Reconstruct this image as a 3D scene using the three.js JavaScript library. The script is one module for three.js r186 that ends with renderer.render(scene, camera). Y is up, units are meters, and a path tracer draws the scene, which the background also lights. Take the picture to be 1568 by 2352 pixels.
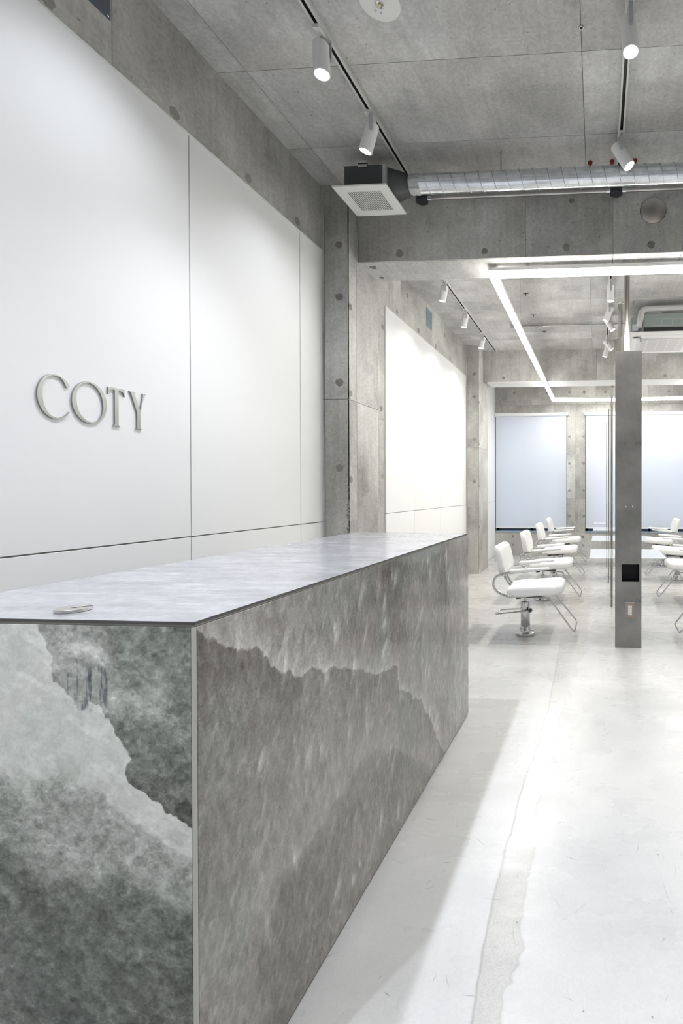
import * as THREE from 'three';
import { RoundedBoxGeometry } from 'three/addons/geometries/RoundedBoxGeometry.js';
import { mergeGeometries } from 'three/addons/utils/BufferGeometryUtils.js';
import { RectAreaLightUniformsLib } from 'three/addons/lights/RectAreaLightUniformsLib.js';

// ---------------------------------------------------------------- camera, daylight, exposure
// x to the right, y up, z = -depth; the lens stands 1.3 m above the floor at the origin of x and z
const W = 1568, HH = 2352, FOCAL = 1200, CX = 1286, CY = 1139, EYE = 1.3;
const scene = new THREE.Scene();
const camera = new THREE.PerspectiveCamera(2 * Math.atan(HH / 2 / FOCAL) * 180 / Math.PI, W / HH, 0.05, 60);
camera.setViewOffset(W, HH, W / 2 - CX, HH / 2 - CY, W, HH);
camera.rotation.order = 'YXZ';
camera.rotation.y = Math.atan((1372 - CX) / FOCAL);
camera.rotation.x = -Math.atan((CY - 1128) / FOCAL);
camera.position.set(0, EYE, 0);
const SKY = new THREE.Color().setRGB(1.36, 1.70, 2.3);
scene.background = SKY;
const renderer = new THREE.WebGLRenderer({ antialias: true });
renderer.toneMapping = THREE.LinearToneMapping;
renderer.toneMappingExposure = 0.93;
renderer.shadowMap.enabled = true;
RectAreaLightUniformsLib.init();
const LIGHT = { lampCool: 0xf1f5ff, lampWarm: 0xfffaf0, bar: 0xfffcf6, wall: 2.3, counter: 11, down: 3.4, behind: 8, bay: 3, barRadiance: 57 };

// ---------------------------------------------------------------- sizes of the place
const XL = -2.075, XP = -2.062, XR = 2.6, CEIL = 3.59, FAR = 10.4, NEAR = -2.6;
const COLX = -1.867;

// ---------------------------------------------------------------- small helpers
let seed = 7;
const rnd = () => { seed = (seed * 1664525 + 1013904223) >>> 0; return seed / 4294967296; };
const R = (a, b) => a + (b - a) * rnd();
const used = {};
const numbered = (n) => { if (!(n in used)) { used[n] = 0; return n; } used[n]++; return n + '_' + String(used[n]).padStart(3, '0'); };
function part(name, geo, mat, parent) {
  const m = new THREE.Mesh(geo, mat); m.name = parent ? name : numbered(name);
  m.castShadow = m.receiveShadow = true; (parent || scene).add(m); return m;
}
function tag(o, label, category, group, kind) {
  o.userData.label = label; o.userData.category = category;
  if (group) o.userData.group = group; if (kind) o.userData.kind = kind; return o;
}
function thing(name, label, category, pos = [0, 0, 0], group, kind) {
  const g = new THREE.Group(); g.name = numbered(name); g.position.set(...pos); scene.add(g); return tag(g, label, category, group, kind);
}
function copyOf(o, pos, label, group) {
  const c = o.clone(); c.name = numbered(o.name.replace(/_\d{3}$/, '')); c.userData = { ...o.userData }; if (label) c.userData.label = label; if (group) c.userData.group = group;
  c.position.set(...pos); scene.add(c); return c;
}
// uv in metres / tile, chosen by the way each corner's normal points
function boxUV(geo, tile = 1, ou = 0, ov = 0) {
  const p = geo.attributes.position, n = geo.attributes.normal, uv = new Float32Array(p.count * 2);
  for (let i = 0; i < p.count; i++) {
    const ax = Math.abs(n.getX(i)), ay = Math.abs(n.getY(i)), az = Math.abs(n.getZ(i));
    let u, v; if (ax >= ay && ax >= az) { u = p.getZ(i); v = p.getY(i); } else if (ay >= az) { u = p.getX(i); v = p.getZ(i); } else { u = p.getX(i); v = p.getY(i); }
    uv[2 * i] = u / tile + ou; uv[2 * i + 1] = v / tile + ov;
  }
  geo.setAttribute('uv', new THREE.BufferAttribute(uv, 2)); return geo;
}
// box from corner to corner: x0..x1, y0..y1, depth d0..d1
function bx(x0, x1, y0, y1, d0, d1) {
  const g = new THREE.BoxGeometry(x1 - x0, y1 - y0, d1 - d0); g.translate((x0 + x1) / 2, (y0 + y1) / 2, -(d0 + d1) / 2); return g;
}
function rb(x0, x1, y0, y1, d0, d1, r = 0.004, s = 2) {
  const g = new RoundedBoxGeometry(x1 - x0, y1 - y0, d1 - d0, s, r); g.translate((x0 + x1) / 2, (y0 + y1) / 2, -(d0 + d1) / 2); return g;
}
const V = (x, y, z) => new THREE.Vector3(x, y, z);
function rod(a, b, r, seg = 16) {
  const d = b.clone().sub(a), g = new THREE.CylinderGeometry(r, r, d.length(), seg);
  g.applyQuaternion(new THREE.Quaternion().setFromUnitVectors(V(0, 1, 0), d.clone().normalize())); g.translate((a.x + b.x) / 2, (a.y + b.y) / 2, (a.z + b.z) / 2); return g;
}
// bent bar: straight runs with rounded corners
function bent(pts, r, corner = 0.03, seg = 10, closed = false) {
  const path = new THREE.CurvePath(), n = pts.length;
  let prev = pts[0].clone();
  for (let i = 1; i < n; i++) {
    const p = pts[i];
    if (i < n - 1) {
      const c = Math.min(corner, p.distanceTo(pts[i - 1]) * 0.48, p.distanceTo(pts[i + 1]) * 0.48);
      const a = p.clone().add(pts[i - 1].clone().sub(p).setLength(c)), b = p.clone().add(pts[i + 1].clone().sub(p).setLength(c));
      path.add(new THREE.LineCurve3(prev, a)); path.add(new THREE.QuadraticBezierCurve3(a, p.clone(), b)); prev = b;
    } else path.add(new THREE.LineCurve3(prev, p));
  }
  const samples = []; for (const c of path.curves) { const k = c.isLineCurve3 ? 2 : 7; for (let i = 0; i < k; i++) samples.push(c.getPoint(i / k)); } samples.push(pts[n - 1].clone());
  const clean = samples.filter((q, i) => !i || q.distanceTo(samples[i - 1]) > 1e-4);
  const curve = new THREE.CatmullRomCurve3(clean, closed, 'centripetal');
  return new THREE.TubeGeometry(curve, clean.length * 3, r, seg, closed);
}
const lathe = (pts, seg = 40) => new THREE.LatheGeometry(pts.map(([r, y]) => new THREE.Vector2(r, y)), seg);

// ---------------------------------------------------------------- noise
const TAB = new Float32Array(65536); { let s = 12345; for (let i = 0; i < 65536; i++) { s = (Math.imul(s, 1664525) + 1013904223) >>> 0; TAB[i] = s / 4294967296; } }
function vn(x, y, f) {
  let ix = Math.floor(x), iy = Math.floor(y); let fx = x - ix, fy = y - iy;
  fx = fx * fx * fx * (fx * (fx * 6 - 15) + 10); fy = fy * fy * fy * (fy * (fy * 6 - 15) + 10);
  const k = f > 256 ? 255 : f - 1; const x0 = ix & k, x1 = (ix + 1) & k, y0 = (iy & k) << 8, y1 = ((iy + 1) & k) << 8;
  const a = TAB[y0 | x0], b = TAB[y0 | x1], c = TAB[y1 | x0], d = TAB[y1 | x1];
  return a + (b - a) * fx + (c - a) * fy + (a - b - c + d) * fx * fy;
}
const FT = new Float32Array(2048 * 2048); for (let j = 0; j < 2048; j++) for (let i = 0; i < 2048; i++) { let x = i / 128, y = j / 128, a = 1, q = 0, f = 16; for (let k = 0; k < 5; k++) { q += a * vn(x + k * 37, y + k * 17, f); a *= 0.5; x *= 2; y *= 2; f *= 2; } FT[(j << 11) | i] = q / 1.9375; }
function fbmTable(x, y) {   // five octaves, looked up
  x = x * 128 + 262144; y = y * 128 + 262144; const ix = x | 0, iy = y | 0, fx = x - ix, fy = y - iy, x0 = ix & 2047, x1 = (ix + 1) & 2047, y0 = (iy & 2047) << 11, y1 = ((iy + 1) & 2047) << 11;
  const a = FT[y0 | x0], b = FT[y0 | x1], c = FT[y1 | x0], d = FT[y1 | x1]; return a + (b - a) * fx + (c - a) * fy + (a - b - c + d) * fx * fy;
}
function fbm(x, y, f, oct, gain = 0.5) { if (f === 256 && oct > 2) return fbmTable(x, y); let s = 0, a = 1, t = 0; for (let i = 0; i < oct; i++) { s += a * vn(x + i * 37.0, y + i * 17.0, f); t += a; a *= gain; x *= 2; y *= 2; f *= 2; } return s / t; }
function dots(x, y, f, prob, r0, r1) {   // small round marks, one at most in each cell
  const ix = Math.floor(x), iy = Math.floor(y), k = f > 256 ? 255 : f - 1, h = ((iy & k) << 8) | (ix & k);
  if (TAB[(h + 311) & 65535] > prob) return 0;
  const r = r0 + (r1 - r0) * TAB[(h + 977) & 65535], cx = r + (1 - 2 * r) * TAB[(h + 5003) & 65535], cy = r + (1 - 2 * r) * TAB[(h + 9109) & 65535];
  const d = Math.hypot(x - ix - cx, y - iy - cy) / r; return d > 1 ? 0 : Math.min(1, (1 - d) * 2.2);
}
const sst = (a, b, x) => { const t = Math.min(1, Math.max(0, (x - a) / (b - a))); return t * t * (3 - 2 * t); };
const mix = (a, b, t) => a + (b - a) * t;
function texture(w, h, fn, { srgb = true, repeat = true } = {}) {
  const d = new Uint8Array(w * h * 4), o = [0, 0, 0];
  for (let j = 0; j < h; j++) for (let i = 0; i < w; i++) { fn((i + 0.5) / w, (j + 0.5) / h, o); const k = (j * w + i) * 4; d[k] = Math.max(0, Math.min(255, o[0] * 255)); d[k + 1] = Math.max(0, Math.min(255, o[1] * 255)); d[k + 2] = Math.max(0, Math.min(255, o[2] * 255)); d[k + 3] = 255; }
  const t = new THREE.DataTexture(d, w, h, THREE.RGBAFormat); t.magFilter = THREE.LinearFilter; t.minFilter = THREE.LinearMipmapLinearFilter; t.generateMipmaps = true;
  if (repeat) t.wrapS = t.wrapT = THREE.RepeatWrapping; if (srgb) t.colorSpace = THREE.SRGBColorSpace; t.needsUpdate = true; return t;
}

// ---------------------------------------------------------------- surfaces
// cast concrete, 3.2 m tile: clouds, grain, wood-print streaks, blow holes
function concreteMap(base, contrast, warm, streak, px) {
  return texture(px, px, (u, v, o) => {
    const big = fbm(u * 4 + fbm(u * 8, v * 8, 8, 2) * 0.8, v * 4, 4, 4) - 0.5;
    const mid = fbm(u * 16 + 3, v * 16 + 9, 16, 4) - 0.5;
    const fine = fbm(u * 256, v * 256, 256, 2) - 0.5;
    const st = (fbm(u * 128, v * 8 + 5, 128, 2) - 0.5) * streak;
    let c = base + contrast * (big * 0.34 + mid * 0.16) + fine * 0.10 + st * 0.10;
    const pale = sst(0.60, 0.74, fbm(u * 8 + 11, v * 8 + 3, 8, 5)); c += pale * 0.035 * contrast;
    const dark = sst(0.62, 0.72, fbm(u * 16 + 21, v * 16 + 13, 16, 4)); c -= dark * 0.05 * contrast;
    c -= dots(u * 64, v * 64, 64, 0.10, 0.035, 0.11) * 0.22 + dots(u * 128 + 0.3, v * 128 + 0.7, 128, 0.06, 0.05, 0.14) * 0.2;
    const hue = fbm(u * 4 + 40, v * 4 + 9, 4, 3) - 0.5;
    o[0] = c + warm * 0.012 + hue * 0.012; o[1] = c + warm * 0.006; o[2] = c - warm * 0.012 - hue * 0.014;
  });
}
const concA = concreteMap(0.735, 0.66, 0.6, 0.5, 1664), concB = concreteMap(0.705, 0.75, 0.8, 0.6, 1408);
const concBump = texture(1024, 1024, (u, v, o) => {
  let c = 0.5 + (fbm(u * 16, v * 16, 16, 5) - 0.5) * 0.5 + (vn(u * 256, v * 256, 256) - 0.5) * 0.2;
  c -= dots(u * 64, v * 64, 64, 0.10, 0.035, 0.11) * 0.4; o[0] = o[1] = o[2] = c;
}, { srgb: false });
const TILE = 3.2;
const std = (o) => new THREE.MeshStandardMaterial(o), phys = (o) => new THREE.MeshPhysicalMaterial(o);
const rgb = (r, g, b) => new THREE.Color().setRGB(r, g, b);
const M = {};
M.concA = [0.97, 1.0, 1.04].map((k) => std({ map: concA, color: rgb(k, k, k), bumpMap: concBump, bumpScale: 0.0022, roughness: 0.78 }));
M.concB = [0.95, 1.0, 1.03].map((k) => std({ map: concB, color: rgb(k, k, k * 0.99), bumpMap: concBump, bumpScale: 0.0022, roughness: 0.75 }));
M.plug = std({ map: concB, color: rgb(0.56, 0.55, 0.53), bumpMap: concBump, bumpScale: 0.003, roughness: 0.9 });
M.joint = std({ map: concB, color: rgb(0.45, 0.44, 0.42), roughness: 0.95 });
const panelBump = texture(512, 512, (u, v, o) => { o[0] = o[1] = o[2] = 0.5 + (fbm(u * 64, v * 64, 64, 3) - 0.5) * 0.5; }, { srgb: false });
M.whitePanel = std({ color: rgb(0.83, 0.835, 0.83), roughness: 0.55, bumpMap: panelBump, bumpScale: 0.0004 });
M.whiteBoard = std({ color: rgb(0.82, 0.82, 0.81), roughness: 0.6 });
M.panelEdge = std({ color: rgb(0.50, 0.49, 0.44), roughness: 0.8 });
M.whiteMetal = std({ color: rgb(0.80, 0.80, 0.79), roughness: 0.42 });
M.greyMetal = std({ color: rgb(0.46, 0.47, 0.48), roughness: 0.45, metalness: 0.3 });
M.black = std({ color: rgb(0.012, 0.012, 0.013), roughness: 0.5 });
M.darkPlastic = std({ color: rgb(0.035, 0.036, 0.04), roughness: 0.5 });
M.fanBody = std({ color: rgb(0.055, 0.057, 0.06), roughness: 0.6 });
M.chrome = std({ color: rgb(0.58, 0.58, 0.59), metalness: 1, roughness: 0.07 });
M.nickel = std({ color: rgb(0.62, 0.61, 0.58), metalness: 1, roughness: 0.28 });
M.letter = std({ color: rgb(0.36, 0.365, 0.355), metalness: 0.8, roughness: 0.34 });
M.galv = std({ map: texture(512, 512, (u, v, o) => { const c = 0.90 + (fbm(u * 16, v * 16, 16, 4) - 0.5) * 0.16 + (vn(u * 128, v * 128, 128) - 0.5) * 0.06; o[0] = c * 0.985; o[1] = c; o[2] = c * 1.02; }), metalness: 1, roughness: 0.2 });
M.galvSeam = std({ color: rgb(0.45, 0.46, 0.47), metalness: 1, roughness: 0.3 });
M.tape = std({ color: rgb(0.62, 0.63, 0.63), metalness: 0.7, roughness: 0.35, bumpMap: concBump, bumpScale: 0.01 });
M.steelTube = std({ color: rgb(0.60, 0.58, 0.56), metalness: 1, roughness: 0.22 });
M.steel = std({ map: texture(1024, 1024, (u, v, o) => {
  let c = 0.565 + (fbm(u * 4, v * 8, 4, 5) - 0.5) * 0.14 + (vn(u * 512, v * 512, 512) - 0.5) * 0.05 + (fbm(u * 64 + v * 16, v * 16, 64, 2) - 0.5) * 0.03;
  c -= sst(0.66, 0.76, fbm(u * 8 + 5, v * 8 + 2, 8, 4)) * 0.08; o[0] = c * 1.012; o[1] = c; o[2] = c * 0.982; }), metalness: 0.55, roughness: 0.42 });
M.mirror = std({ color: rgb(0.90, 0.92, 0.91), metalness: 1, roughness: 0.015 });
M.mirrorEdge = std({ color: rgb(0.10, 0.12, 0.115), roughness: 0.2, metalness: 0.4 });
M.shelf = phys({ color: rgb(0.86, 0.90, 0.89), roughness: 0.08, transmission: 0.12, thickness: 0, clearcoat: 0.6, clearcoatRoughness: 0.03 });
M.leather = std({ color: rgb(0.83, 0.83, 0.825), roughness: 0.42, bumpMap: panelBump, bumpScale: 0.0006 });

M.armPad = std({ color: rgb(0.80, 0.80, 0.80), roughness: 0.38 });
M.mech = std({ color: rgb(0.06, 0.06, 0.062), roughness: 0.45, metalness: 0.3 });
M.blind = phys({ color: rgb(0.80, 0.82, 0.85), roughness: 1, transmission: 0.42, thickness: 0 });
M.sill = std({ color: rgb(0.42, 0.50, 0.58), roughness: 0.35, metalness: 0.6 });
M.frame = std({ color: rgb(0.05, 0.055, 0.06), roughness: 0.4, metalness: 0.5 });
M.glass = phys({ color: rgb(0.95, 0.98, 1), roughness: 0.02, transmission: 1, thickness: 0 });
M.lens = std({ color: rgb(0.9, 0.9, 0.9), emissive: 0xf6f8ff, emissiveIntensity: 7, roughness: 0.4 });
M.diffuser = std({ color: rgb(0.9, 0.9, 0.9), emissive: 0xfffcf6, emissiveIntensity: 22, roughness: 0.5 });
M.blue = std({ color: rgb(0.115, 0.135, 0.165), roughness: 0.5, metalness: 0.3 });
M.bluePale = std({ color: rgb(0.25, 0.31, 0.34), roughness: 0.5, metalness: 0.3 });
M.red = std({ color: rgb(0.20, 0.022, 0.018), roughness: 0.5 });
M.acBody = std({ color: rgb(0.30, 0.34, 0.335), metalness: 0.6, roughness: 0.42 });
M.acLine = std({ color: rgb(0.55, 0.60, 0.59), metalness: 0.5, roughness: 0.4 });
M.acWhite = std({ color: rgb(0.78, 0.78, 0.77), roughness: 0.5 });
M.acGrille = std({ color: rgb(0.60, 0.585, 0.57), roughness: 0.6 });
M.pipeWrap = std({ color: rgb(0.50, 0.50, 0.49), roughness: 0.7 });
M.sleeve = std({ color: rgb(0.52, 0.50, 0.47), roughness: 0.6 });
M.cord = std({ color: rgb(0.02, 0.02, 0.02), roughness: 0.5 });
M.outletFace = std({ color: rgb(0.33, 0.27, 0.23), roughness: 0.45, metalness: 0.3 });
M.outletWhite = std({ color: rgb(0.72, 0.72, 0.70), roughness: 0.4 });
M.rail = std({ color: rgb(0.62, 0.62, 0.60), roughness: 0.4 });
M.plasticWhite = std({ color: rgb(0.74, 0.74, 0.72), roughness: 0.5 });
M.trimBeige = std({ color: rgb(0.47, 0.46, 0.41), roughness: 0.6 });
M.edgeGrey = std({ color: rgb(0.075, 0.07, 0.065), roughness: 0.4 });

// ---------------------------------------------------------------- floor
const POLY = (pts, x) => { if (x <= pts[0][0]) return pts[0][1]; for (let i = 1; i < pts.length; i++) if (x <= pts[i][0]) { const [a, b] = pts[i - 1], [c, d] = pts[i]; return b + (d - b) * (x - a) / (c - a); } return pts[pts.length - 1][1]; };
const STRIP_L = [[0.5, -0.31], [1.24, -0.303], [1.6, -0.325], [2.0, -0.335], [2.6, -0.31], [3.28, -0.293], [4.4, -0.315], [5.0, -0.33], [11, -0.33]];
const STRIP_R = [[0.5, -0.20], [1.24, -0.225], [1.7, -0.215], [2.0, -0.245], [2.6, -0.225], [3.28, -0.195], [4.2, -0.10], [5.0, -0.09], [11, -0.09]];
const scratches = []; for (let i = 0; i < 320; i++) { const a = R(0, 6.283), l = R(0.01, 0.07) * (rnd() < 0.12 ? 2.2 : 1); const x = R(-0.8, 1.4), d = R(0.95, 4.6); scratches.push([x, d, x + Math.cos(a) * l, d + Math.sin(a) * l, R(0.03, 0.13)]); }
function floorTone(x, d, o) {
  const w1 = fbm(x * 1.3 + 20, d * 1.3 + 5, 256, 5) - 0.5, w2 = fbm(x * 6 + 3, d * 6 + 40, 256, 4) - 0.5, g = fbm(x * 190, d * 190, 256, 2) - 0.5;
  const drag = fbm(x * 2.2 + 60, d * 9, 256, 4) - 0.5;                       // trowel drag, mostly across the room
  let c = 0.765 + w1 * 0.07 + w2 * 0.045 + g * 0.03, warm = 0.5 + w1;
  const far = sst(4.0, 4.35, d + w2 * 0.5);                                   // the rough old topping begins by the stations
  c += drag * mix(0.025, 0.05, far) - far * 0.02;
  const blot = sst(0.50, 0.72, fbm(x * 1.5 + 9, d * 2.4 + 77, 256, 5)); c -= blot * mix(0.010, 0.05, far);
  // patched rectangles under the chairs, each with a pale unpatched stripe
  const e = d > 4.3 ? (fbm(x * 30, d * 30, 256, 3) - 0.5) * 0.03 : 0;
  for (let k = 0; k < 4; k++) {
    const d0 = 4.36 + k * 1.52; if (d < d0 - 0.1 || d > d0 + 0.8) continue;
    for (const s of [-1, 1]) {
      const xx = s < 0 ? x : 0.51 - x;
      const inside = sst(-1.22, -1.2, xx + e) * (1 - sst(-0.42, -0.40, xx + e)) * sst(d0, d0 + 0.02, d + e) * (1 - sst(d0 + 0.66, d0 + 0.68, d + e));
      const stripe = sst(-1.02, -1.01, xx + e * 0.4) * (1 - sst(-0.93, -0.92, xx + e * 0.4));
      c -= inside * (1 - stripe) * (0.095 + w2 * 0.14);
    }
  }
  // skim-coat strip over an old wall line: sandy, with torn edges
  const e1 = (fbm(d * 5, x * 5 + 3, 256, 5) - 0.5) * 0.06, L = POLY(STRIP_L, d) + e1 * 0.5, Rr = POLY(STRIP_R, d) + (fbm(d * 7 + 50, x * 3, 256, 5) - 0.5) * 0.09;
  const inS = sst(L - 0.002, L + 0.002, x) * (1 - sst(Rr - 0.006, Rr + 0.006, x));
  const sand = (vn(x * 420, d * 420, 256) - 0.5) * 0.07;
  const tone = POLY([[1.1, -0.065], [1.7, -0.055], [1.95, -0.01], [2.2, 0.02], [3.1, 0.012], [3.4, -0.03], [4.4, -0.05], [6, -0.03]], d + w2 * 0.6);
  c += inS * (tone + sand); warm += inS * 0.5;
  const edge = Math.exp(-(((x - L) / 0.0035) ** 2)) * (d < 4.2 ? 0.10 : 0.03); c -= edge; 
  const edge2 = Math.exp(-(((x - Rr) / 0.004) ** 2)) * 0.05 * (d < 3.4 ? 1 : 0); c -= edge2;
  c -= dots(x * 9, d * 9, 256, 0.05, 0.02, 0.045) * 0.25;
  o[0] = c + 0.004 * warm; o[1] = c; o[2] = c - 0.010 * warm - 0.004;
}
function floorTex(x0, x1, d0, d1, w, h) {
  const t = texture(w, h, (u, v, o) => floorTone(x0 + u * (x1 - x0), d0 + v * (d1 - d0), o), { repeat: false });
  const data = t.image.data, sx = w / (x1 - x0), sd = h / (d1 - d0);
  for (const [ax, ad, bx2, bd, k] of scratches) {
    const n = Math.ceil(Math.hypot((bx2 - ax) * sx, (bd - ad) * sd) * 1.5);
    for (let i = 0; i <= n; i++) { const q = i / n, wob = Math.sin(q * 5 + ax * 40) * 0.002, i0 = Math.round((ax + (bx2 - ax) * q + wob - x0) * sx), j0 = Math.round((ad + (bd - ad) * q - d0) * sd);
      if (i0 < 1 || j0 < 0 || i0 >= w - 1 || j0 >= h) continue; const f = 1 - k * Math.sin(Math.PI * q); for (const di of [0, 1]) { const p = (j0 * w + i0 + di) * 4; data[p] *= f; data[p + 1] *= f; data[p + 2] *= f; } }
  }
  return t;
}
const floorRough = texture(1024, 1024, (u, v, o) => { const c = 0.30 + (fbm(u * 16, v * 16, 16, 5) - 0.5) * 0.22 + (fbm(u * 8, v * 64, 8, 3) - 0.5) * 0.12; o[0] = o[1] = o[2] = c; }, { srgb: false });
const floorBump = texture(1024, 1024, (u, v, o) => { const c = 0.5 + (fbm(u * 8, v * 8, 8, 6) - 0.5) * 0.6; o[0] = o[1] = o[2] = c; }, { srgb: false });
function floorMat(t) { const m = phys({ map: t, roughness: 1, roughnessMap: floorRough, bumpMap: floorBump, bumpScale: 0.0012, specularIntensity: 0.9 }); return m; }
{
  const pieces = [[-0.85, 1.35, 0.85, 4.2, 1792, 1792], [XL, XR, 4.2, FAR, 1536, 1792], [XL, -0.85, NEAR, 4.2, 256, 512], [1.35, XR, NEAR, 4.2, 256, 512], [-0.85, 1.35, NEAR, 0.85, 256, 512]];
  const geos = [], mats = [];
  for (const [x0, x1, d0, d1, w, h] of pieces) {
    const g = bx(x0, x1, -0.12, 0, d0, d1), p = g.attributes.position, uv = new Float32Array(p.count * 2);
    for (let i = 0; i < p.count; i++) { uv[2 * i] = (p.getX(i) - x0) / (x1 - x0); uv[2 * i + 1] = (-p.getZ(i) - d0) / (d1 - d0); }
    g.setAttribute('uv', new THREE.BufferAttribute(uv, 2)); g.clearGroups(); geos.push(g);
    const t = floorTex(x0, x1, d0, d1, w, h), m = floorMat(t);
    m.roughnessMap = floorRough.clone(); m.roughnessMap.repeat.set((x1 - x0) / 2.6, (d1 - d0) / 2.6); m.bumpMap = floorBump.clone(); m.bumpMap.repeat.set((x1 - x0) / 1.7, (d1 - d0) / 1.7); mats.push(m);
  }
  const f = part('floor', mergeGeometries(geos, true), mats); tag(f, 'polished pale grey concrete floor with a torn skim-coat strip', 'floor', null, 'structure');
}

// ---------------------------------------------------------------- walls, ceiling, beams and columns
// cells of a face: each cell a shallow slab of its own, with a narrow recessed joint round it
function cells(parent, name, make, us, vs, mats, gap = 0.003, tile = TILE) {
  for (let i = 0; i + 1 < us.length; i++) for (let j = 0; j + 1 < vs.length; j++) {
    const g = make(us[i] + (i ? gap / 2 : 0), us[i + 1] - (i + 2 < us.length ? gap / 2 : 0), vs[j] + (j ? gap / 2 : 0), vs[j + 1] - (j + 2 < vs.length ? gap / 2 : 0));
    part(name, tile ? boxUV(g, tile, rnd(), rnd()) : g, mats[Math.floor(rnd() * mats.length)], parent);
  }
}
// mortar plug over a form-tie hole: a ragged thin disc
function plug(parent, x, y, d, axis, r = R(0.024, 0.032)) {
  const s = new THREE.Shape(), n = 18; for (let i = 0; i < n; i++) { const a = i / n * 6.2832, q = r * R(0.82, 1.12); i ? s.lineTo(Math.cos(a) * q, Math.sin(a) * q) : s.moveTo(q, 0); } s.closePath();
  const g = new THREE.ExtrudeGeometry(s, { depth: 0.0012, bevelEnabled: false });
  if (axis === 'x') g.rotateY(Math.PI / 2); else if (axis === 'down') g.rotateX(Math.PI / 2);
  g.translate(x, y, -d); part('tie_hole_plug', boxUV(g, TILE, rnd(), rnd()), M.plug, parent);
}
const S = (name, label, category) => thing(name, label, category, [0, 0, 0], null, 'structure');

{ // left wall: concrete above, white boards below
  const w = S('wall_left', 'concrete left wall lined with large white boards', 'wall');
  part('concrete_core', boxUV(bx(XL - 0.2, XL - 0.006, 0, CEIL + 0.2, NEAR, FAR + 0.25), TILE), M.joint, w);
  const face = (d0, d1, y0, y1) => bx(XL - 0.03, XL, y0, y1, d0, d1);
  cells(w, 'concrete_panel', face, [NEAR, -0.5, 0.3, 2.113, 3.9], [3.0, CEIL], M.concB);
  cells(w, 'concrete_panel', face, [4.3, 5.4, 6.44, 7.9, 8.3], [3.0, CEIL], M.concB);
  cells(w, 'concrete_panel', face, [4.3, 4.985], [0, 1.99, 3.0], M.concB);
  cells(w, 'concrete_panel', face, [8.7, FAR], [3.4, CEIL], M.concB);
  const board = (d0, d1, y0, y1) => rb(XL - 0.004, XP, y0, y1, d0, d1, 0.0012, 1);
  cells(w, 'wall_board', board, [NEAR, -1.43, -0.44, 0.55, 1.535, 2.517, 3.503, 3.8], [0.005, 1.068, 3.1], [M.whitePanel], 0.006, 0);
  cells(w, 'wall_board', board, [4.974, 5.773, 6.738, 7.70, 8.095], [0.005, 1.08, 3.1], [M.whitePanel], 0.005, 0);
  cells(w, 'wall_board', board, [8.81, 9.6, FAR - 0.002], [0.005, 1.09, 3.45], [M.whitePanel], 0.005, 0);
  part('board_backing', bx(XL - 0.012, XL - 0.003, 0, 3.095, NEAR, 3.8), M.panelEdge, w); part('board_backing', bx(XL - 0.012, XL - 0.003, 0, 3.095, 4.98, 8.095), M.panelEdge, w);
  part('edge_bead', bx(XL, XP + 0.004, 3.1, 3.108, NEAR, 3.8), M.whiteMetal, w); part('edge_bead', bx(XL, XP + 0.004, 3.1, 3.106, 4.974, 8.095), M.whiteMetal, w);
  for (const [d, y] of [[2.442, 3.158], [2.987, 3.163], [3.499, 3.168], [1.85, 3.155], [5.3, 3.16], [5.95, 3.165], [6.6, 3.16], [7.25, 3.165], [4.93, 2.89], [4.9, 2.09], [4.92, 1.44], [7.0, 3.42], [5.6, 3.44]]) plug(w, XL, y, d, 'x');
}
{ // ceiling: formwork boards printed into the slab
  const c = S('ceiling', 'bare concrete ceiling with formwork joints', 'ceiling');
  part('slab', boxUV(bx(XL - 0.2, XR + 0.2, CEIL + 0.006, CEIL + 0.25, NEAR - 0.2, FAR + 0.25), TILE), M.joint, c);
  const face = (x0, x1, d0, d1) => bx(x0, x1, CEIL, CEIL + 0.02, d0, d1);
  cells(c, 'concrete_panel', face, [XL, -1.912, -0.084, 1.75, XR], [NEAR, -0.43, 0.2, 0.837, 1.472, 2.107, 2.742, 3.383, 4.0], M.concA);
  cells(c, 'concrete_panel', face, [XL, -0.084, 1.75, XR], [4.3, 4.98, 5.615, 6.255, 6.875, 7.506, 7.862, 8.46], M.concA);
  cells(c, 'concrete_panel', face, [XL, -0.084, XR], [8.8, 9.5, FAR], M.concA);
}
function column(label, x0, x1, d0, d1, dc) {
  const o = S('concrete_column', label, 'column'), flip = x0 > 0, xi = flip ? x0 : x1;
  part('concrete_core', boxUV(bx(x0 + (flip ? 0.004 : 0), x1 - (flip ? 0 : 0.004), 0, CEIL + 0.004, d0 + 0.004, d1 - 0.004), TILE), M.joint, o);
  const sx = flip ? x1 - 0.04 : x0 + 0.038;
  cells(o, 'concrete_panel', (a, b, y0, y1) => bx(a, b, y0, y1, d0, d0 + 0.02), flip ? [x0, sx, x1] : [x0, sx, x1], [0.002, 1.99, CEIL], M.concB, 0.004);
  const side = (a, b, y0, y1) => bx(flip ? xi : xi - 0.02, flip ? xi + 0.02 : xi, y0, y1, a, b);
  cells(o, 'concrete_panel', side, [d0 + 0.003, dc, d1], [0.002, 1.99, CEIL], M.concB, 0.003);
  for (const y of [3.14, 2.765, 2.112, 1.457, 0.80]) { const xx = flip ? x0 + 0.065 : x1 - 0.065; plug(o, xx, y + R(-0.02, 0.02), d0, 'z', R(0.026, 0.034)); if (!flip && y < 3) plug(o, xi, y - 0.07, d0 + 0.045, 'x', R(0.024, 0.03)); }
  return o;
}
column('rough concrete column beside the lettered white wall', XL - 0.01, COLX, 3.8, 4.34, 3.945);
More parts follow.
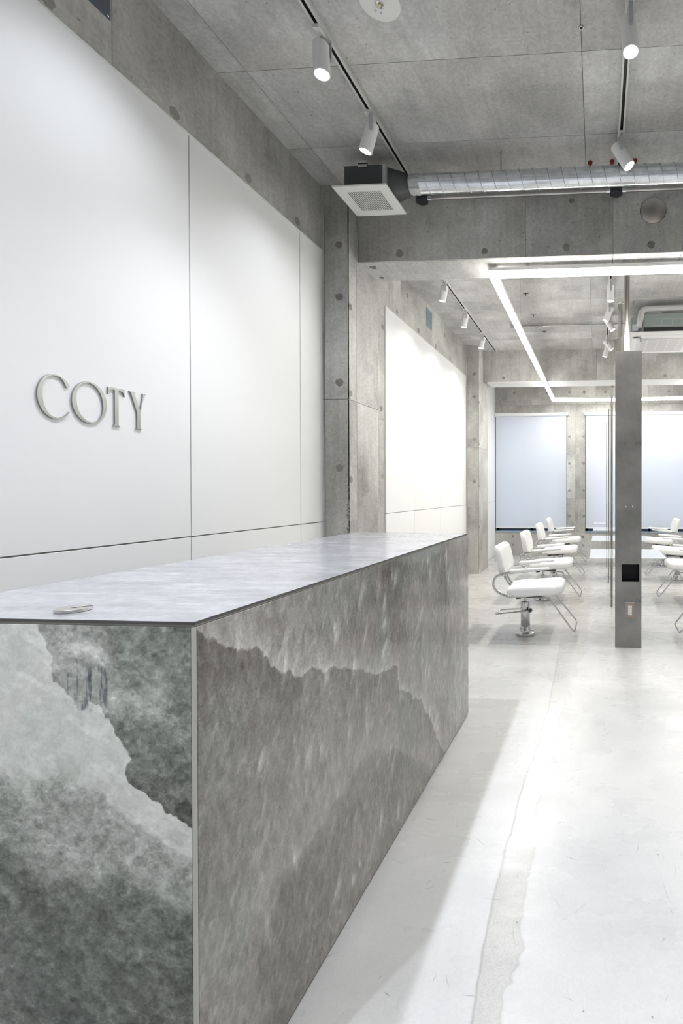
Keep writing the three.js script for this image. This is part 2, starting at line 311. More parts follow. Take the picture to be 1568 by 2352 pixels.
{ // broken, gravelly arris low on the first column
  const g = []; for (let i = 0; i < 90; i++) { const y = R(0.7, 1.55), q = new THREE.DodecahedronGeometry(R(0.003, 0.008) * (y < 1.25 ? 1.2 : 0.8), 0); q.translate(COLX + R(-0.012, 0.001), y, -3.8 + R(-0.006, 0.001)); g.push(q); }
  const m = part('honeycombed_arris', boxUV(mergeGeometries(g), TILE, 0.4, 0.7), M.plug, scene.getObjectByName('concrete_column')); m.userData.kind = 'stuff';
}
column('pale concrete column between the second white wall and the window bay', XL - 0.01, COLX, 8.1, 8.81, 8.42);
column('concrete column on the right-hand wall under the first beam', XR - 0.2, XR + 0.01, 3.8, 4.34, 3.945);
column('concrete column on the right-hand wall under the second beam', XR - 0.2, XR + 0.01, 8.1, 8.81, 8.42);

function faceWithHole(x0, x1, y0, y1, hx, hy, r, d0, d1) {
  const s = new THREE.Shape(); s.moveTo(x0, y0); s.lineTo(x1, y0); s.lineTo(x1, y1); s.lineTo(x0, y1); s.closePath();
  const h = new THREE.Path(); h.absarc(hx, hy, r, 0, Math.PI * 2, true); s.holes.push(h);
  const g = new THREE.ExtrudeGeometry(s, { depth: d1 - d0, bevelEnabled: false, curveSegments: 40 }); g.translate(0, 0, -d1); return g;
}
const HX = 0.413, HY = 3.40, HR = 0.098;
{
  const b = S('concrete_beam', 'deep grey concrete beam with a round sleeve hole beneath the spiral duct', 'beam'), y0 = 3.085;
  const cuts = [COLX - 0.02, 0.115, 0.626, XR - 0.2];
  part('concrete_core', boxUV(bx(COLX - 0.02, 0.113, y0 + 0.004, CEIL, 3.975, 4.335), TILE), M.joint, b);
  part('concrete_core', boxUV(bx(0.628, XR - 0.19, y0 + 0.004, CEIL, 3.975, 4.335), TILE), M.joint, b);
  part('concrete_panel', boxUV(faceWithHole(0.1165, 0.6245, y0, CEIL, HX, HY, HR, 3.97, 4.34), TILE, 0.3, 0.1), M.concB[1], b);
  cells(b, 'concrete_panel', (x, x2, a, c) => bx(x, x2, a, c, 3.97, 3.99), [cuts[0], -0.55, 0.115], [y0, CEIL], M.concB);
  cells(b, 'concrete_panel', (x, x2, a, c) => bx(x, x2, a, c, 3.97, 3.99), [0.626, XR - 0.19], [y0, CEIL], M.concB);
  cells(b, 'soffit_panel', (x, x2, a, c) => bx(x, x2, y0, y0 + 0.02, a, c), [cuts[0], 0.1135], [3.9905, 4.34], [M.concA[2]]);
  cells(b, 'soffit_panel', (x, x2, a, c) => bx(x, x2, y0, y0 + 0.02, a, c), [0.6275, XR - 0.19], [3.9905, 4.34], [M.concA[2]]);
  const tube = new THREE.CylinderGeometry(HR, HR, 0.374, 40, 1, true); tube.rotateX(Math.PI / 2); tube.translate(HX, HY, -4.155);
  const tin = new THREE.CylinderGeometry(HR - 0.004, HR - 0.004, 0.374, 40, 1, true); tin.rotateX(Math.PI / 2); tin.translate(HX, HY, -4.155);
  part('sleeve_pipe', mergeGeometries([tube, tin]), M.sleeve, b);
  const ring = []; for (let i = 0; i < 30; i++) { const a = i / 30 * 6.2832, q = HR + R(0.002, 0.022); const g = new THREE.DodecahedronGeometry(R(0.004, 0.010), 0); g.scale(1, 1, 0.35); g.translate(HX + Math.cos(a) * q, HY + Math.sin(a) * q, -3.969); ring.push(g); }
  part('broken_mortar_rim', boxUV(mergeGeometries(ring), TILE), M.concB[2], b);
  for (const x of [-1.53, -0.867, -0.238, 0.40, 1.05, 1.7]) plug(b, x, 3.14 + R(-0.006, 0.012), 3.97, 'z');
  for (const x of [-1.53, -0.2, 1.1]) plug(b, x, 3.49 + R(-0.006, 0.012), 3.97, 'z', R(0.016, 0.022));
  plug(b, -1.79, y0 - 0.001, 4.07, 'down'); plug(b, -1.8, y0 - 0.001, 4.27, 'down', 0.02);
}
{
  const b = S('concrete_beam', 'pale concrete beam with a white soffit in front of the windows', 'beam'), y0 = 3.085;
  part('concrete_core', boxUV(bx(COLX - 0.02, XR - 0.19, y0 + 0.004, CEIL, 8.455, 8.835), TILE), M.joint, b);
  cells(b, 'concrete_panel', (x, x2, a, c) => bx(x, x2, a, c, 8.45, 8.47), [COLX - 0.02, -0.02, 1.8, XR - 0.19], [y0, CEIL], M.concB);
  for (const x of [-1.531, -0.87, -0.225, 0.42, 1.07, 1.72]) plug(b, x, 3.143, 8.45, 'z');
  cells(b, 'soffit_panel', (x, x2, a, c) => bx(x, x2, y0, y0 + 0.02, a, c), [COLX - 0.02, XR - 0.19], [8.4705, 8.84], [M.concA[2]]);
  const t = part('trim', rb(-1.80, XR - 0.25, y0 - 0.016, y0, 8.452, 8.83, 0.002, 1), M.whiteBoard); t.name = 'trim_1'; tag(t, 'white lining board under the far concrete beam', 'trim', null, 'structure');
}
const WINS = [[-2.045, -0.615], [-0.245, 2.30]], WY0 = 0.47, WY1 = 2.86;
{ // far wall with two openings
  const w = S('wall_far', 'concrete end wall with two blinded windows', 'wall');
  const d0 = FAR, d1 = FAR + 0.22;
  const blk = (x0, x1, y0, y1) => boxUV(bx(x0, x1, y0, y1, d0 + 0.005, d1), TILE, 0.2, 0.4);
  part('concrete_core', blk(XL - 0.2, XR + 0.2, -0.1, WY0), M.joint, w); part('concrete_core', blk(XL - 0.2, XR + 0.2, WY1, CEIL + 0.2), M.joint, w);
  part('concrete_core', blk(XL - 0.2, WINS[0][0], WY0, WY1), M.joint, w); part('concrete_core', blk(WINS[0][1], WINS[1][0], WY0, WY1), M.joint, w); part('concrete_core', blk(WINS[1][1], XR + 0.2, WY0, WY1), M.joint, w);
  const face = (x0, x1, y0, y1) => bx(x0, x1, y0, y1, d0, d0 + 0.02);
  cells(w, 'concrete_panel', face, [XL, -1.93, -0.86, -0.54, -0.03, 1.0, XR], [2.862, 3.02, CEIL], M.concB);
  cells(w, 'concrete_panel', face, [WINS[0][1], -0.452, WINS[1][0]], [WY0, 1.15, 2.02, 2.862], M.concB);
  cells(w, 'concrete_panel', face, [XL, -0.452, 1.2, XR], [0, WY0], M.concB);
  part('concrete_panel', boxUV(face(WINS[1][1], XR, WY0, 2.862), TILE), M.concB[1], w);
  for (const x of [-1.673, -1.007, -0.563, -0.269, 0.153, 0.8, 1.4]) plug(w, x, 3.265, d0, 'z');
  for (const x of [-0.563, -0.277]) for (const y of [2.384, 1.85, 1.31, 0.80]) plug(w, x, y, d0, 'z');
  for (const x of [-1.693, -1.03, -0.293, 0.4, 1.1]) for (const y of [0.39, 0.223]) plug(w, x, y, d0, 'z');
}
WINS.forEach(([x0, x1], i) => {
  const w = S('window_' + (i + 1), i ? 'wide window behind the mirror stations' : 'window beside the white left wall', 'window'); w.name = 'window_' + (i + 1);
  const d = FAR + 0.12, f = 0.045;
  part('frame', mergeGeometries([bx(x0, x1, WY0 + 0.03, WY0 + 0.03 + f, d, d + 0.06), bx(x0, x1, WY1 - f, WY1, d, d + 0.06), bx(x0, x0 + f, WY0 + 0.03, WY1, d, d + 0.06), bx(x1 - f, x1, WY0 + 0.03, WY1, d, d + 0.06), bx((x0 + x1) / 2 - f / 2, (x0 + x1) / 2 + f / 2, WY0 + 0.03, WY1, d, d + 0.06)]), M.frame, w);
  part('pane', bx(x0 + f, (x0 + x1) / 2 - f / 2, WY0 + f, WY1 - f, d + 0.025, d + 0.031), M.glass, w); part('pane', bx((x0 + x1) / 2 + f / 2, x1 - f, WY0 + f, WY1 - f, d + 0.025, d + 0.031), M.glass, w);
  part('sill', rb(x0, x1, WY0, WY0 + 0.03, FAR - 0.012, d + 0.06, 0.003, 1), M.sill, w);
});
{
  const t = S('wall_right', 'white right-hand wall', 'wall'); part('board_wall', bx(XR, XR + 0.2, -0.1, CEIL + 0.2, NEAR - 0.2, FAR + 0.25), M.whitePanel, t);
  const q = S('wall_front', 'white wall behind the viewer', 'wall'); part('board_wall', bx(XL - 0.2, XR + 0.2, -0.1, CEIL + 0.2, NEAR - 0.2, NEAR), M.whitePanel, q);
}
// roller blinds
WINS.forEach(([x0, x1], i) => {
  const b = thing('roller_blind', i ? 'wide white roller blind drawn down behind the mirror stations' : 'white roller blind drawn down beside the white left wall', 'blind', [(x0 + x1) / 2, 0.56, -(FAR - 0.04)], 'roller blinds on the end wall');
  const w = x1 - x0;
  const hb = rb(-w / 2 - 0.012, w / 2 + 0.03, 2.235, 2.295, -0.035, 0.038, 0.004, 2); part('headbox', hb, M.whiteMetal, b);
  part('fabric', bx(-w / 2 + 0.012, w / 2 - 0.004, 0.02, 2.24, 0.0, 0.0012), M.blind, b);
  part('bottom_bar', rb(-w / 2 + 0.012, w / 2 - 0.004, 0.002, 0.026, -0.006, 0.006, 0.003, 2), M.whiteMetal, b);
});

// ---------------------------------------------------------------- reception counter
const CT = 1.056, C0 = 0.922, C1 = 2.993, CX1 = -0.751, CX0 = -1.437;
function stoneGrain(x, y, aniso) {
  const s = fbm(x * 230, y * 230, 256, 2) - 0.5, f = fbm(x * (aniso ? 95 : 60), y * (aniso ? 42 : 70), 256, 3) - 0.5;
  return s * 0.13 + f * 0.21;
}
const B1 = [[0.90, 1.045], [0.946, 1.028], [0.983, 1.0], [1.039, 0.969], [1.116, 0.918], [1.155, 0.88], [1.271, 0.835], [1.387, 0.80], [1.498, 0.77], [1.677, 0.70], [1.80, 0.66], [1.90, 0.625], [1.93, 0.54], [2.02, 0.50], [2.165, 0.408], [2.28, 0.284], [2.373, 0.161], [2.5, 0.02], [3.0, -0.2]];
const B2 = [[0.90, 0.30], [0.944, 0.30], [1.02, 0.335], [1.097, 0.37], [1.177, 0.40], [1.287, 0.385], [1.384, 0.392], [1.523, 0.415], [1.675, 0.45], [1.75, 0.40], [1.9, 0.33], [2.1, 0.2], [2.4, 0.0], [3, -0.2]];
const wisps = []; for (let i = 0; i < 80; i++) wisps.push([R(0.95, 2.9), R(0.05, 1.0), R(0.015, 0.05), R(0.004, 0.011), R(0.75, 1.75), R(0.08, 0.24)]);
const sideTex = texture(2048, 1536, (u, v, o) => {
  const s = C0 + u * (C1 - C0), t = v * 1.045;
  const wa = fbm(s * 9, t * 9 + 3, 256, 4) - 0.5, wb = fbm(s * 40 + 7, t * 40, 256, 4) - 0.5, w0 = fbm(s * 2.4 + 50, t * 2.4, 256, 4) - 0.5;
  const sw = s + wa * 0.05 + wb * 0.012, tw = t + wa * 0.04 + wb * 0.018;
  let c = 0.53 + w0 * 0.22;
  const up = tw - POLY(B1, sw), above = sst(-0.004, 0.005, up);
  const crest = Math.exp(-Math.max(0, up) / 0.035) * above, body = Math.exp(-Math.max(0, up) / 0.12) * above;
  c = mix(c - 0.085 * Math.exp(-Math.max(0, -up) / 0.16), c + 0.0 + crest * 0.12 + body * 0.035, above);
  // dark top band in the middle of the slab
  c -= above * sst(0.82, 1.0, t + wa * 0.25) * sst(1.3, 1.7, s) * (1 - sst(2.2, 2.4, s)) * 0.075;
  c -= (1 - above) * sst(0.62, 0.80, t + wa * 0.2) * (1 - sst(1.15, 1.45, s)) * 0.07;
  const lo = POLY(B2, sw) - tw, below = (sst(-0.004, 0.006, lo) * 0.4 + sst(-0.02, 0.05, lo) * 0.6) * sst(1.0, 1.25, s + wa * 0.3);
  c += sst(-0.17, -0.01, lo) * (1 - below) * (1 - above) * 0.055 * sst(0.95, 1.15, s);
  c -= below * (0.06 * Math.exp(-Math.max(0, lo) / 0.22) + 0.01);
  c -= (1 - sst(0.0, 0.22, t + wa * 0.2)) * (1 - sst(1.2, 1.5, s)) * 0.05;
  // upright bedding joints towards the far end
  const v1 = s - 2.185 - (fbm(t * 5, 3, 256, 4) - 0.5) * 0.03, inV = sst(0.20, 0.30, t) * (1 - sst(0.72, 0.86, t));
  c += sst(-0.001, 0.003, v1) * Math.exp(-Math.max(0, v1) / 0.05) * 0.10 * inV;
  const v2 = s - POLY([[0, 2.72], [0.3, 2.70], [0.6, 2.66], [0.85, 2.56], [1.06, 2.52]], t) - (fbm(t * 6 + 9, 3, 256, 4) - 0.5) * 0.05;
  c += sst(-0.001, 0.004, v2) * (0.05 + Math.exp(-Math.max(0, v2) / 0.03) * 0.05);
  const far = sst(2.1, 2.5, s); c += far * (fbm(s * 26, t * 3.0, 256, 4) - 0.5) * 0.14;
  // light wisps
  const wi = sst(0.62, 0.78, fbm((s * 0.8 - t * 0.6) * 46, (s * 0.6 + t * 0.8) * 20, 256, 4)); c += wi * 0.07;
  for (let k = 0; k < wisps.length; k++) { const q = wisps[k], dx = s - q[0], dy = t - q[1]; if (dx > 0.08 || dx < -0.08 || dy > 0.08 || dy < -0.08) continue; const a = Math.cos(q[4]), b = Math.sin(q[4]), l = dx * a + dy * b + wb * 0.012, n = -dx * b + dy * a + wa * 0.02; c += q[5] * Math.exp(-((l / q[2]) ** 2) - ((n / (n > 0 ? q[3] * 0.6 : q[3] * 2.4)) ** 2)); }
  { const m1 = fbm(s * 24 + 5, t * 17 + 31, 256, 4) - 0.5, rg = 1 - Math.abs(2 * fbm(s * 7 + 44, t * 5 + 19, 256, 5) - 1); c += m1 * 0.10 + sst(0.955, 0.995, rg) * 0.06 * sst(0.45, 0.62, fbm(s * 4 + 3, t * 4, 256, 4)); }
  const chip = fbm(s * 120, t * 55 + 9, 256, 4); c += sst(0.62, 0.72, chip) * 0.035 - sst(0.62, 0.72, 1 - chip) * 0.035;
  // old scratch through the slab
  const sc = s - 1.30 - (0.62 - t) * 0.30; c += Math.exp(-((sc / 0.0022) ** 2)) * 0.05 * sst(0.36, 0.42, t) * (1 - sst(0.66, 0.74, t));
  c += stoneGrain(s, t, true) * (0.75 + 0.5 * w0) + dots(s * 90, t * 60, 256, 0.10, 0.08, 0.28) * 0.07;
  const g = sst(0.52, 0.7, fbm(s * 5 + 80, t * 5, 256, 4));
  o[0] = c + 0.016 - g * 0.012; o[1] = c + 0.003 + g * 0.004; o[2] = c - 0.018;
}, { repeat: false });
const E1 = [[-0.2, -0.60], [0.63, -0.72], [0.654, -0.75], [0.685, -0.793], [0.716, -0.836], [0.763, -0.890], [0.79, -0.880], [0.837, -0.910], [0.884, -0.940], [0.90, -1.0], [0.935, -1.035], [0.983, -1.044], [1.02, -1.055], [1.06, -1.075]];
const endTex = texture(1280, 1792, (u, v, o) => {
  const x = CX0 + u * (CX1 - CX0), t = v * 1.045;
  const wa = fbm(x * 9 + 30, t * 9 + 13, 256, 4) - 0.5, wb = fbm(x * 50 + 7, t * 50, 256, 4) - 0.5, w0 = fbm(x * 3.2 + 90, t * 3.2, 256, 4) - 0.5;
  let c = 0.55 + w0 * 0.16;
  const b = POLY(E1, t + wa * 0.03 + wb * 0.012) - (x + wa * 0.02 + wb * 0.016), left = sst(-0.001, 0.004, b);
  // pale mass, its lower edge and the dark green ground
  const l1 = t + wa * 0.09 + wb * 0.01 - POLY([[-1.45, 0.79], [-1.148, 0.762], [-1.09, 0.752], [-1.02, 0.775], [-0.95, 0.72], [-0.85, 0.66], [-0.75, 0.60]], x);
  const l2 = t + wa * 0.10 + wb * 0.012 - POLY([[-1.45, 0.63], [-1.149, 0.612], [-1.095, 0.59], [-1.014, 0.565], [-0.9, 0.54], [-0.744, 0.48]], x);
  const pale = 0.84 + w0 * 0.07 - Math.max(0, -b) * 0 + 0.03 * Math.exp(-Math.max(0, b) / 0.03);
  let cl = pale; cl = mix(0.66 + w0 * 0.14 + 0.09 * Math.exp(-Math.max(0, b) / 0.05), cl, sst(-0.045, 0.03, l1) * (sst(-0.004, 0.004, l1) * 0.5 + 0.5));
  const gr = 0.455 + w0 * 0.24; cl = mix(gr, cl, sst(-0.05, 0.05, l2) * 0.6 + sst(-0.006, 0.006, l2) * 0.4);
  const dk = sst(0.60, 0.95, t); let cr = mix(0.40, 0.56, dk) + w0 * 0.2;
  // pale fans within the dark part
  const fan = sst(-0.012, 0.045, t - (0.862 - (x + 0.9) * 0.12) + wa * 0.03) * (1 - sst(0.01, 0.08, t - 0.885 + wa * 0.05)) * sst(-1.0, -0.94, x) * (1 - sst(-0.83, -0.80, x)); cr += fan * 0.17;
  const fan2 = sst(0.965, 0.985, t + wa * 0.05 + (x + 0.98) * 0.2) * (1 - sst(0.99, 1.03, t + wa * 0.05)) * sst(-1.04, -0.99, x) * (1 - sst(-0.94, -0.91, x)); cr += fan2 * 0.15;
  const haz = sst(0.87, 0.93, t + wa * 0.05) * (1 - sst(-0.95, -0.88, x + wa * 0.1)); cr += haz * 0.10;
  const patch = (x + 0.765 + wb * 0.02) ** 2 / 0.0007 + (t - 0.705 + wb * 0.02) ** 2 / 0.00022; cr -= 0.10 * (1 - sst(0.7, 1.1, patch));
  c = mix(cr, cl, left);
  // fibrous window with bluish needles
  const win = sst(-1.015, -1.0, x + wb * 0.04) * (1 - sst(-0.93, -0.91, x + wb * 0.04)) * sst(0.885, 0.90, t + wb * 0.05) * (1 - sst(0.955, 0.975, t + wb * 0.05));
  const ndl = sst(0.50, 0.72, fbm(x * 150, t * 16, 256, 3)); c = mix(c, 0.66 - ndl * 0.30, win * 0.8);
  { const rough = 1 - left * sst(-0.02, 0.03, l1) * 0.72, m1 = fbm(x * 26 + 2, t * 30 + 8, 256, 4) - 0.5, m2 = fbm(x * 80, t * 80 + 4, 256, 4) - 0.5; c += (m1 * 0.15 + m2 * 0.14) * rough;
    const rg = 1 - Math.abs(2 * fbm(x * 6 + 14, t * 11 + 29, 256, 5) - 1); c += sst(0.94, 0.995, rg) * 0.06 * sst(0.42, 0.60, fbm(x * 5 + 33, t * 5, 256, 4)) * rough;
    const chip = fbm(x * 95 + 3, t * 120, 256, 4); c += (sst(0.64, 0.74, chip) * 0.06 - sst(0.63, 0.73, 1 - chip) * 0.06) * rough; }
  // wisps and streaks, running down to the right
  const wi = sst(0.60, 0.75, fbm((x * 0.88 - t * 0.47) * 16 + 4, (x * 0.47 + t * 0.88) * 44, 256, 4)); c += wi * 0.05;
  const cut = sst(0.57, 0.66, fbm(x * 14 + 70, t * 18, 256, 5)); c -= cut * 0.045 * (1 - left * sst(0, 0.1, l1));
  c += stoneGrain(x, t, false) * (left > 0.5 && l1 > 0 ? 0.45 : 0.95) + dots(x * 110, t * 110, 256, 0.10, 0.06, 0.22) * 0.06;
  const g = 0.3 + sst(0.45, 0.65, fbm(x * 6 + 80, t * 6, 256, 4)); const bl = win * ndl;
  o[0] = c - g * 0.006 - bl * 0.02; o[1] = c + g * 0.006; o[2] = c - 0.024 + bl * 0.035;
}, { repeat: false });
const topTex = texture(512, 1024, (u, v, o) => {
  const x = u * 0.7, s = v * 2.08; const c = 0.60 + (fbm(x * 7, s * 24, 256, 5) - 0.5) * 0.14 + stoneGrain(x, s, false) * 0.35 + sst(0.63, 0.75, fbm(x * 8 + 3, s * 34, 256, 4)) * 0.05;
  o[0] = c * 0.995; o[1] = c * 0.995; o[2] = c * 1.02;
}, { repeat: false });
{
  const stone = (t, r) => phys({ map: t, roughness: r, bumpMap: panelBump, bumpScale: 0.0003, specularIntensity: 1 });
  M.stoneSide = stone(sideTex, 0.11); M.stoneEnd = stone(endTex, 0.24); M.stoneTop = phys({ map: topTex, roughness: 0.2, specularIntensity: 1 });
  const c = thing('reception_counter', 'long grey stone reception counter with a thin pale top', 'counter');
  const planar = (g, fu, fv) => { const p = g.attributes.position, uv = new Float32Array(p.count * 2); for (let i = 0; i < p.count; i++) { uv[2 * i] = fu(p.getX(i), p.getY(i), -p.getZ(i)); uv[2 * i + 1] = fv(p.getX(i), p.getY(i), -p.getZ(i)); } g.setAttribute('uv', new THREE.BufferAttribute(uv, 2)); return g; };
  part('plinth', bx(CX0 + 0.03, CX1 - 0.02, 0, 0.03, C0 + 0.02, C1 - 0.02), M.black, c);
  part('carcass', bx(CX0 + 0.02, CX1 - 0.014, 0.03, CT - 0.012, C0 + 0.014, C1 - 0.014), M.edgeGrey, c);
  part('side_slab', planar(rb(CX1 - 0.014, CX1, 0.008, 1.045, C0 + 0.0075, C1, 0.001, 1), (x, y, d) => (d - C0) / (C1 - C0), (x, y) => y / 1.045), M.stoneSide, c);
  part('end_slab', planar(rb(CX0, CX1 - 0.0075, 0.008, 1.045, C0, C0 + 0.014, 0.001, 1), (x) => (x - CX0) / (CX1 - CX0), (x, y) => y / 1.045), M.stoneEnd, c);
  part('far_end_slab', planar(rb(CX0, CX1 - 0.0145, 0.008, 1.045, C1 - 0.014, C1, 0.001, 1), (x) => (x - CX0) / (CX1 - CX0), (x, y) => y / 1.045), M.stoneEnd, c);
  part('corner_bead', rb(CX1 - 0.0072, CX1 - 0.0006, 0.008, 1.045, C0 + 0.0004, C0 + 0.0072, 0.0012, 1), M.trimBeige, c);
  part('top_bead', mergeGeometries([bx(CX0 + 0.003, CX1 - 0.003, 1.0452, 1.049, C0 + 0.003, C1 - 0.003)]), M.trimBeige, c);
  const top = rb(CX0, CX1, 1.0492, CT, C0, C1, 0.0010, 1);
  part('top_slab', planar(top, (x) => (x - CX0) / (CX1 - CX0), (x, y, d) => (d - C0) / (C1 - C0)), M.stoneTop, c);
  part('top_edge', mergeGeometries([bx(CX1 - 0.0005, CX1 + 0.0006, 1.0495, CT - 0.0008, C0, C1), bx(CX0, CX1, 1.0495, CT - 0.0008, C0 - 0.0006, C0 + 0.0005)]), M.edgeGrey, c);
}
{ // oval cable cover lying on the counter, with a notch
  const o = thing('cable_cover', 'oval satin metal cable cover on the counter top', 'cable cover', [-1.066, CT, -0.990]);
  const s = new THREE.Shape(); s.absellipse(0, 0, 0.0285, 0.0285, 0.3, 5.98, false); s.lineTo(0.010, -0.008); s.absarc(0.004, 0, 0.010, -0.92, 0.92, true); s.closePath();
  const g = new THREE.ExtrudeGeometry(s, { depth: 0.004, bevelEnabled: true, bevelSize: 0.0015, bevelThickness: 0.0015, bevelSegments: 3, curveSegments: 48 }); g.rotateX(-Math.PI / 2); g.translate(0, 0.0015, 0); g.rotateY(0.75);
  part('cover_plate', g, M.nickel, o);
  const w = new THREE.CylinderGeometry(0.012, 0.012, 0.002, 24); w.translate(0.005, 0.001, -0.005); part('cable_well', w, M.black, o);
}

// ---------------------------------------------------------------- raised metal lettering
{
  const stroke = (cx, cy, rx, ry, a0, a1, h, closed) => {          // bowl of varying width
    const n = 72, out = [], inn = []; for (let i = 0; i <= n; i++) { const a = a0 + (a1 - a0) * i / n, t = h(a) * 0.92; out.push([cx + Math.cos(a) * rx, cy + Math.sin(a) * ry]); inn.push([cx + Math.cos(a) * (rx - t), cy + Math.sin(a) * (ry - Math.min(t, 0.012 + 0.1 * t))]); }
    const s = new THREE.Shape(); out.forEach(([x, y], i) => i ? s.lineTo(x, y) : s.moveTo(x, y));
    if (closed) { s.closePath(); const p = new THREE.Path(); inn.reverse().forEach(([x, y], i) => i ? p.lineTo(x, y) : p.moveTo(x, y)); p.closePath(); s.holes.push(p); } else { inn.reverse().forEach(([x, y]) => s.lineTo(x, y)); s.closePath(); }
    return s;
  };
  const outline = (f) => { const s = new THREE.Shape(); f(s); s.closePath(); return s; };
  const y0 = 1.578, y1 = 1.741, H = y1 - y0;
  const shapes = {
    C: [1.783, stroke(0.066, H / 2, 0.066, H / 2 + 0.003, 0.62, 5.62, (a) => { const k = Math.abs(Math.cos(a - 0.18)); return a > 1.4 && a < 4.9 ? 0.0045 + 0.0155 * k ** 1.6 : a <= 1.4 ? 0.0045 + 0.011 * sst(1.4, 0.62, a) : 0.0045 - 0.0025 * sst(4.9, 5.62, a); })],
    O: [1.911, stroke(0.073, H / 2, 0.073, H / 2 + 0.003, 0, Math.PI * 2, (a) => 0.0045 + 0.0145 * Math.abs(Math.cos(a - 0.30)) ** 1.6, true)],
    T: [2.064, outline((s) => { const m = 0.038, k = 0.0085; s.moveTo(0, H); s.lineTo(0.076, H); s.lineTo(0.0765, H - 0.032); s.quadraticCurveTo(0.072, H - 0.010, 0.056, H - 0.010); s.lineTo(m + k, H - 0.009); s.lineTo(m + k, 0.012); s.quadraticCurveTo(m + k, 0.003, m + 0.018, 0); s.lineTo(m - 0.018, 0); s.quadraticCurveTo(m - k, 0.003, m - k, 0.012); s.lineTo(m - k, H - 0.009); s.lineTo(0.02, H - 0.010); s.quadraticCurveTo(0.004, H - 0.010, -0.0005, H - 0.032); })],
    Y: [2.164, outline((s) => { const m = 0.046, k = 0.0085; s.moveTo(-0.002, H); s.lineTo(0.031, H); s.quadraticCurveTo(0.025, H - 0.004, 0.027, H - 0.014); s.lineTo(m + 0.006, H * 0.52); s.lineTo(0.068, H - 0.012); s.quadraticCurveTo(0.066, H - 0.004, 0.066, H); s.lineTo(0.087, H); s.quadraticCurveTo(0.078, H - 0.004, 0.073, H - 0.012); s.lineTo(m + k, H * 0.45); s.lineTo(m + k, 0.012); s.quadraticCurveTo(m + k, 0.003, m + 0.017, 0); s.lineTo(m - 0.017, 0); s.quadraticCurveTo(m - k, 0.003, m - k, 0.012); s.lineTo(m - k, H * 0.45); s.lineTo(0.010, H - 0.014); s.quadraticCurveTo(0.006, H - 0.004, -0.002, H); })],
  };
  for (const [ch, [d, s]] of Object.entries(shapes)) {
    const g = new THREE.ExtrudeGeometry(s, { depth: 0.006, bevelEnabled: false, curveSegments: 24 }); g.rotateY(Math.PI / 2);
    const m = part('sign_letter', g, M.letter); m.position.set(XP + 0.0005, y0, -d); tag(m, `satin metal letter ${ch} raised on the white wall`, 'letter', 'raised letters on the white wall');
  }
}

// ---------------------------------------------------------------- ceiling track and spotlights
const TY = CEIL - 0.026;
function track(x, d0, d1, label) {
  const t = thing('lighting_track', label, 'track', [x, CEIL, -(d0 + d1) / 2], 'ceiling lighting tracks'), h = (d1 - d0) / 2, y = -0.026;
  part('rail', mergeGeometries([bx(-0.020, -0.009, y, -0.0005, -h, h), bx(0.009, 0.020, y, -0.0005, -h, h), bx(-0.009, 0.009, -0.008, -0.0005, -h, h)]), M.rail, t);
  part('slot_liner', mergeGeometries([bx(-0.009, -0.0075, y + 0.003, -0.008, -h, h), bx(0.0075, 0.009, y + 0.003, -0.008, -h, h), bx(-0.0075, 0.0075, -0.011, -0.008, -h, h)]), M.black, t);
  part('end_cap', bx(-0.021, 0.021, y - 0.001, -0.0005, h, h + 0.012), M.rail, t);
}
track(-1.36, -2.0, 3.94, 'pale lighting track on the ceiling over the counter');
track(0.148, -2.0, 3.94, 'pale lighting track on the ceiling over the open floor');
track(-1.650, 4.75, 8.44, 'pale lighting track beside the second white wall, beyond the first beam');
track(0.138, 4.75, 8.20, 'pale lighting track above the mirror stations');
const headGeo = (() => lathe([[0.0001, 0.055], [0.030, 0.055], [0.0365, 0.0535], [0.039, 0.048], [0.039, -0.110], [0.0375, -0.112], [0.0345, -0.112], [0.0345, -0.100], [0.0001, -0.100]], 40))();
const ringGeo = new THREE.TorusGeometry(0.0350, 0.0011, 8, 40); ringGeo.rotateX(Math.PI / 2); ringGeo.translate(0, -0.1035, 0);
const lensGeo = new THREE.CylinderGeometry(0.0335, 0.0335, 0.003, 40); lensGeo.translate(0, -0.0995, 0);
const adapterGeo = rb(-0.017, 0.017, -0.020, 0.004, -0.05, 0.05, 0.004, 2);
const armGeo = (() => { const a = rb(-0.011, 0.011, -0.118, -0.014, -0.0525, -0.0455, 0.003, 2), b = rb(-0.011, 0.011, -0.026, -0.014, -0.05, 0.0, 0.003, 2), c = new THREE.CylinderGeometry(0.009, 0.009, 0.010, 20); c.rotateX(Math.PI / 2); c.translate(0, -0.107, 0.0425); return mergeGeometries([a, b, c].map((g) => g.index ? g.toNonIndexed() : g)); })();
function spotlight(x, d, aim, turn, label, power, cone, color = LIGHT.lampCool) {
  const t = thing('track_spotlight', label, 'spotlight', [x, TY, -d], 'white track spotlights');
  const head = new THREE.Group();
  const ad = part('adapter', adapterGeo, M.plasticWhite, t), arm = part('arm', armGeo, M.greyMetal, t);
  arm.rotation.y = turn;
  const hs = part('housing', headGeo, M.whiteMetal, t), dir = V(...aim).normalize();
  hs.position.set(0, -0.107, 0); hs.quaternion.setFromUnitVectors(V(0, -1, 0), dir);
  part('lens', lensGeo, M.lens, hs); part('trim_ring', ringGeo, M.greyMetal, hs);
  const l = new THREE.SpotLight(color, power, 0, cone, 1.0, 2); l.name = 'spotlight_lamp';
  const p = V(x, TY - 0.107, -d).addScaledVector(dir, 0.116); l.position.copy(p); l.target.position.copy(p.clone().add(dir)); l.castShadow = true; l.shadow.radius = 1.3; scene.add(l); scene.add(l.target); l.target.updateMatrixWorld();
}
const deg = Math.PI / 180;
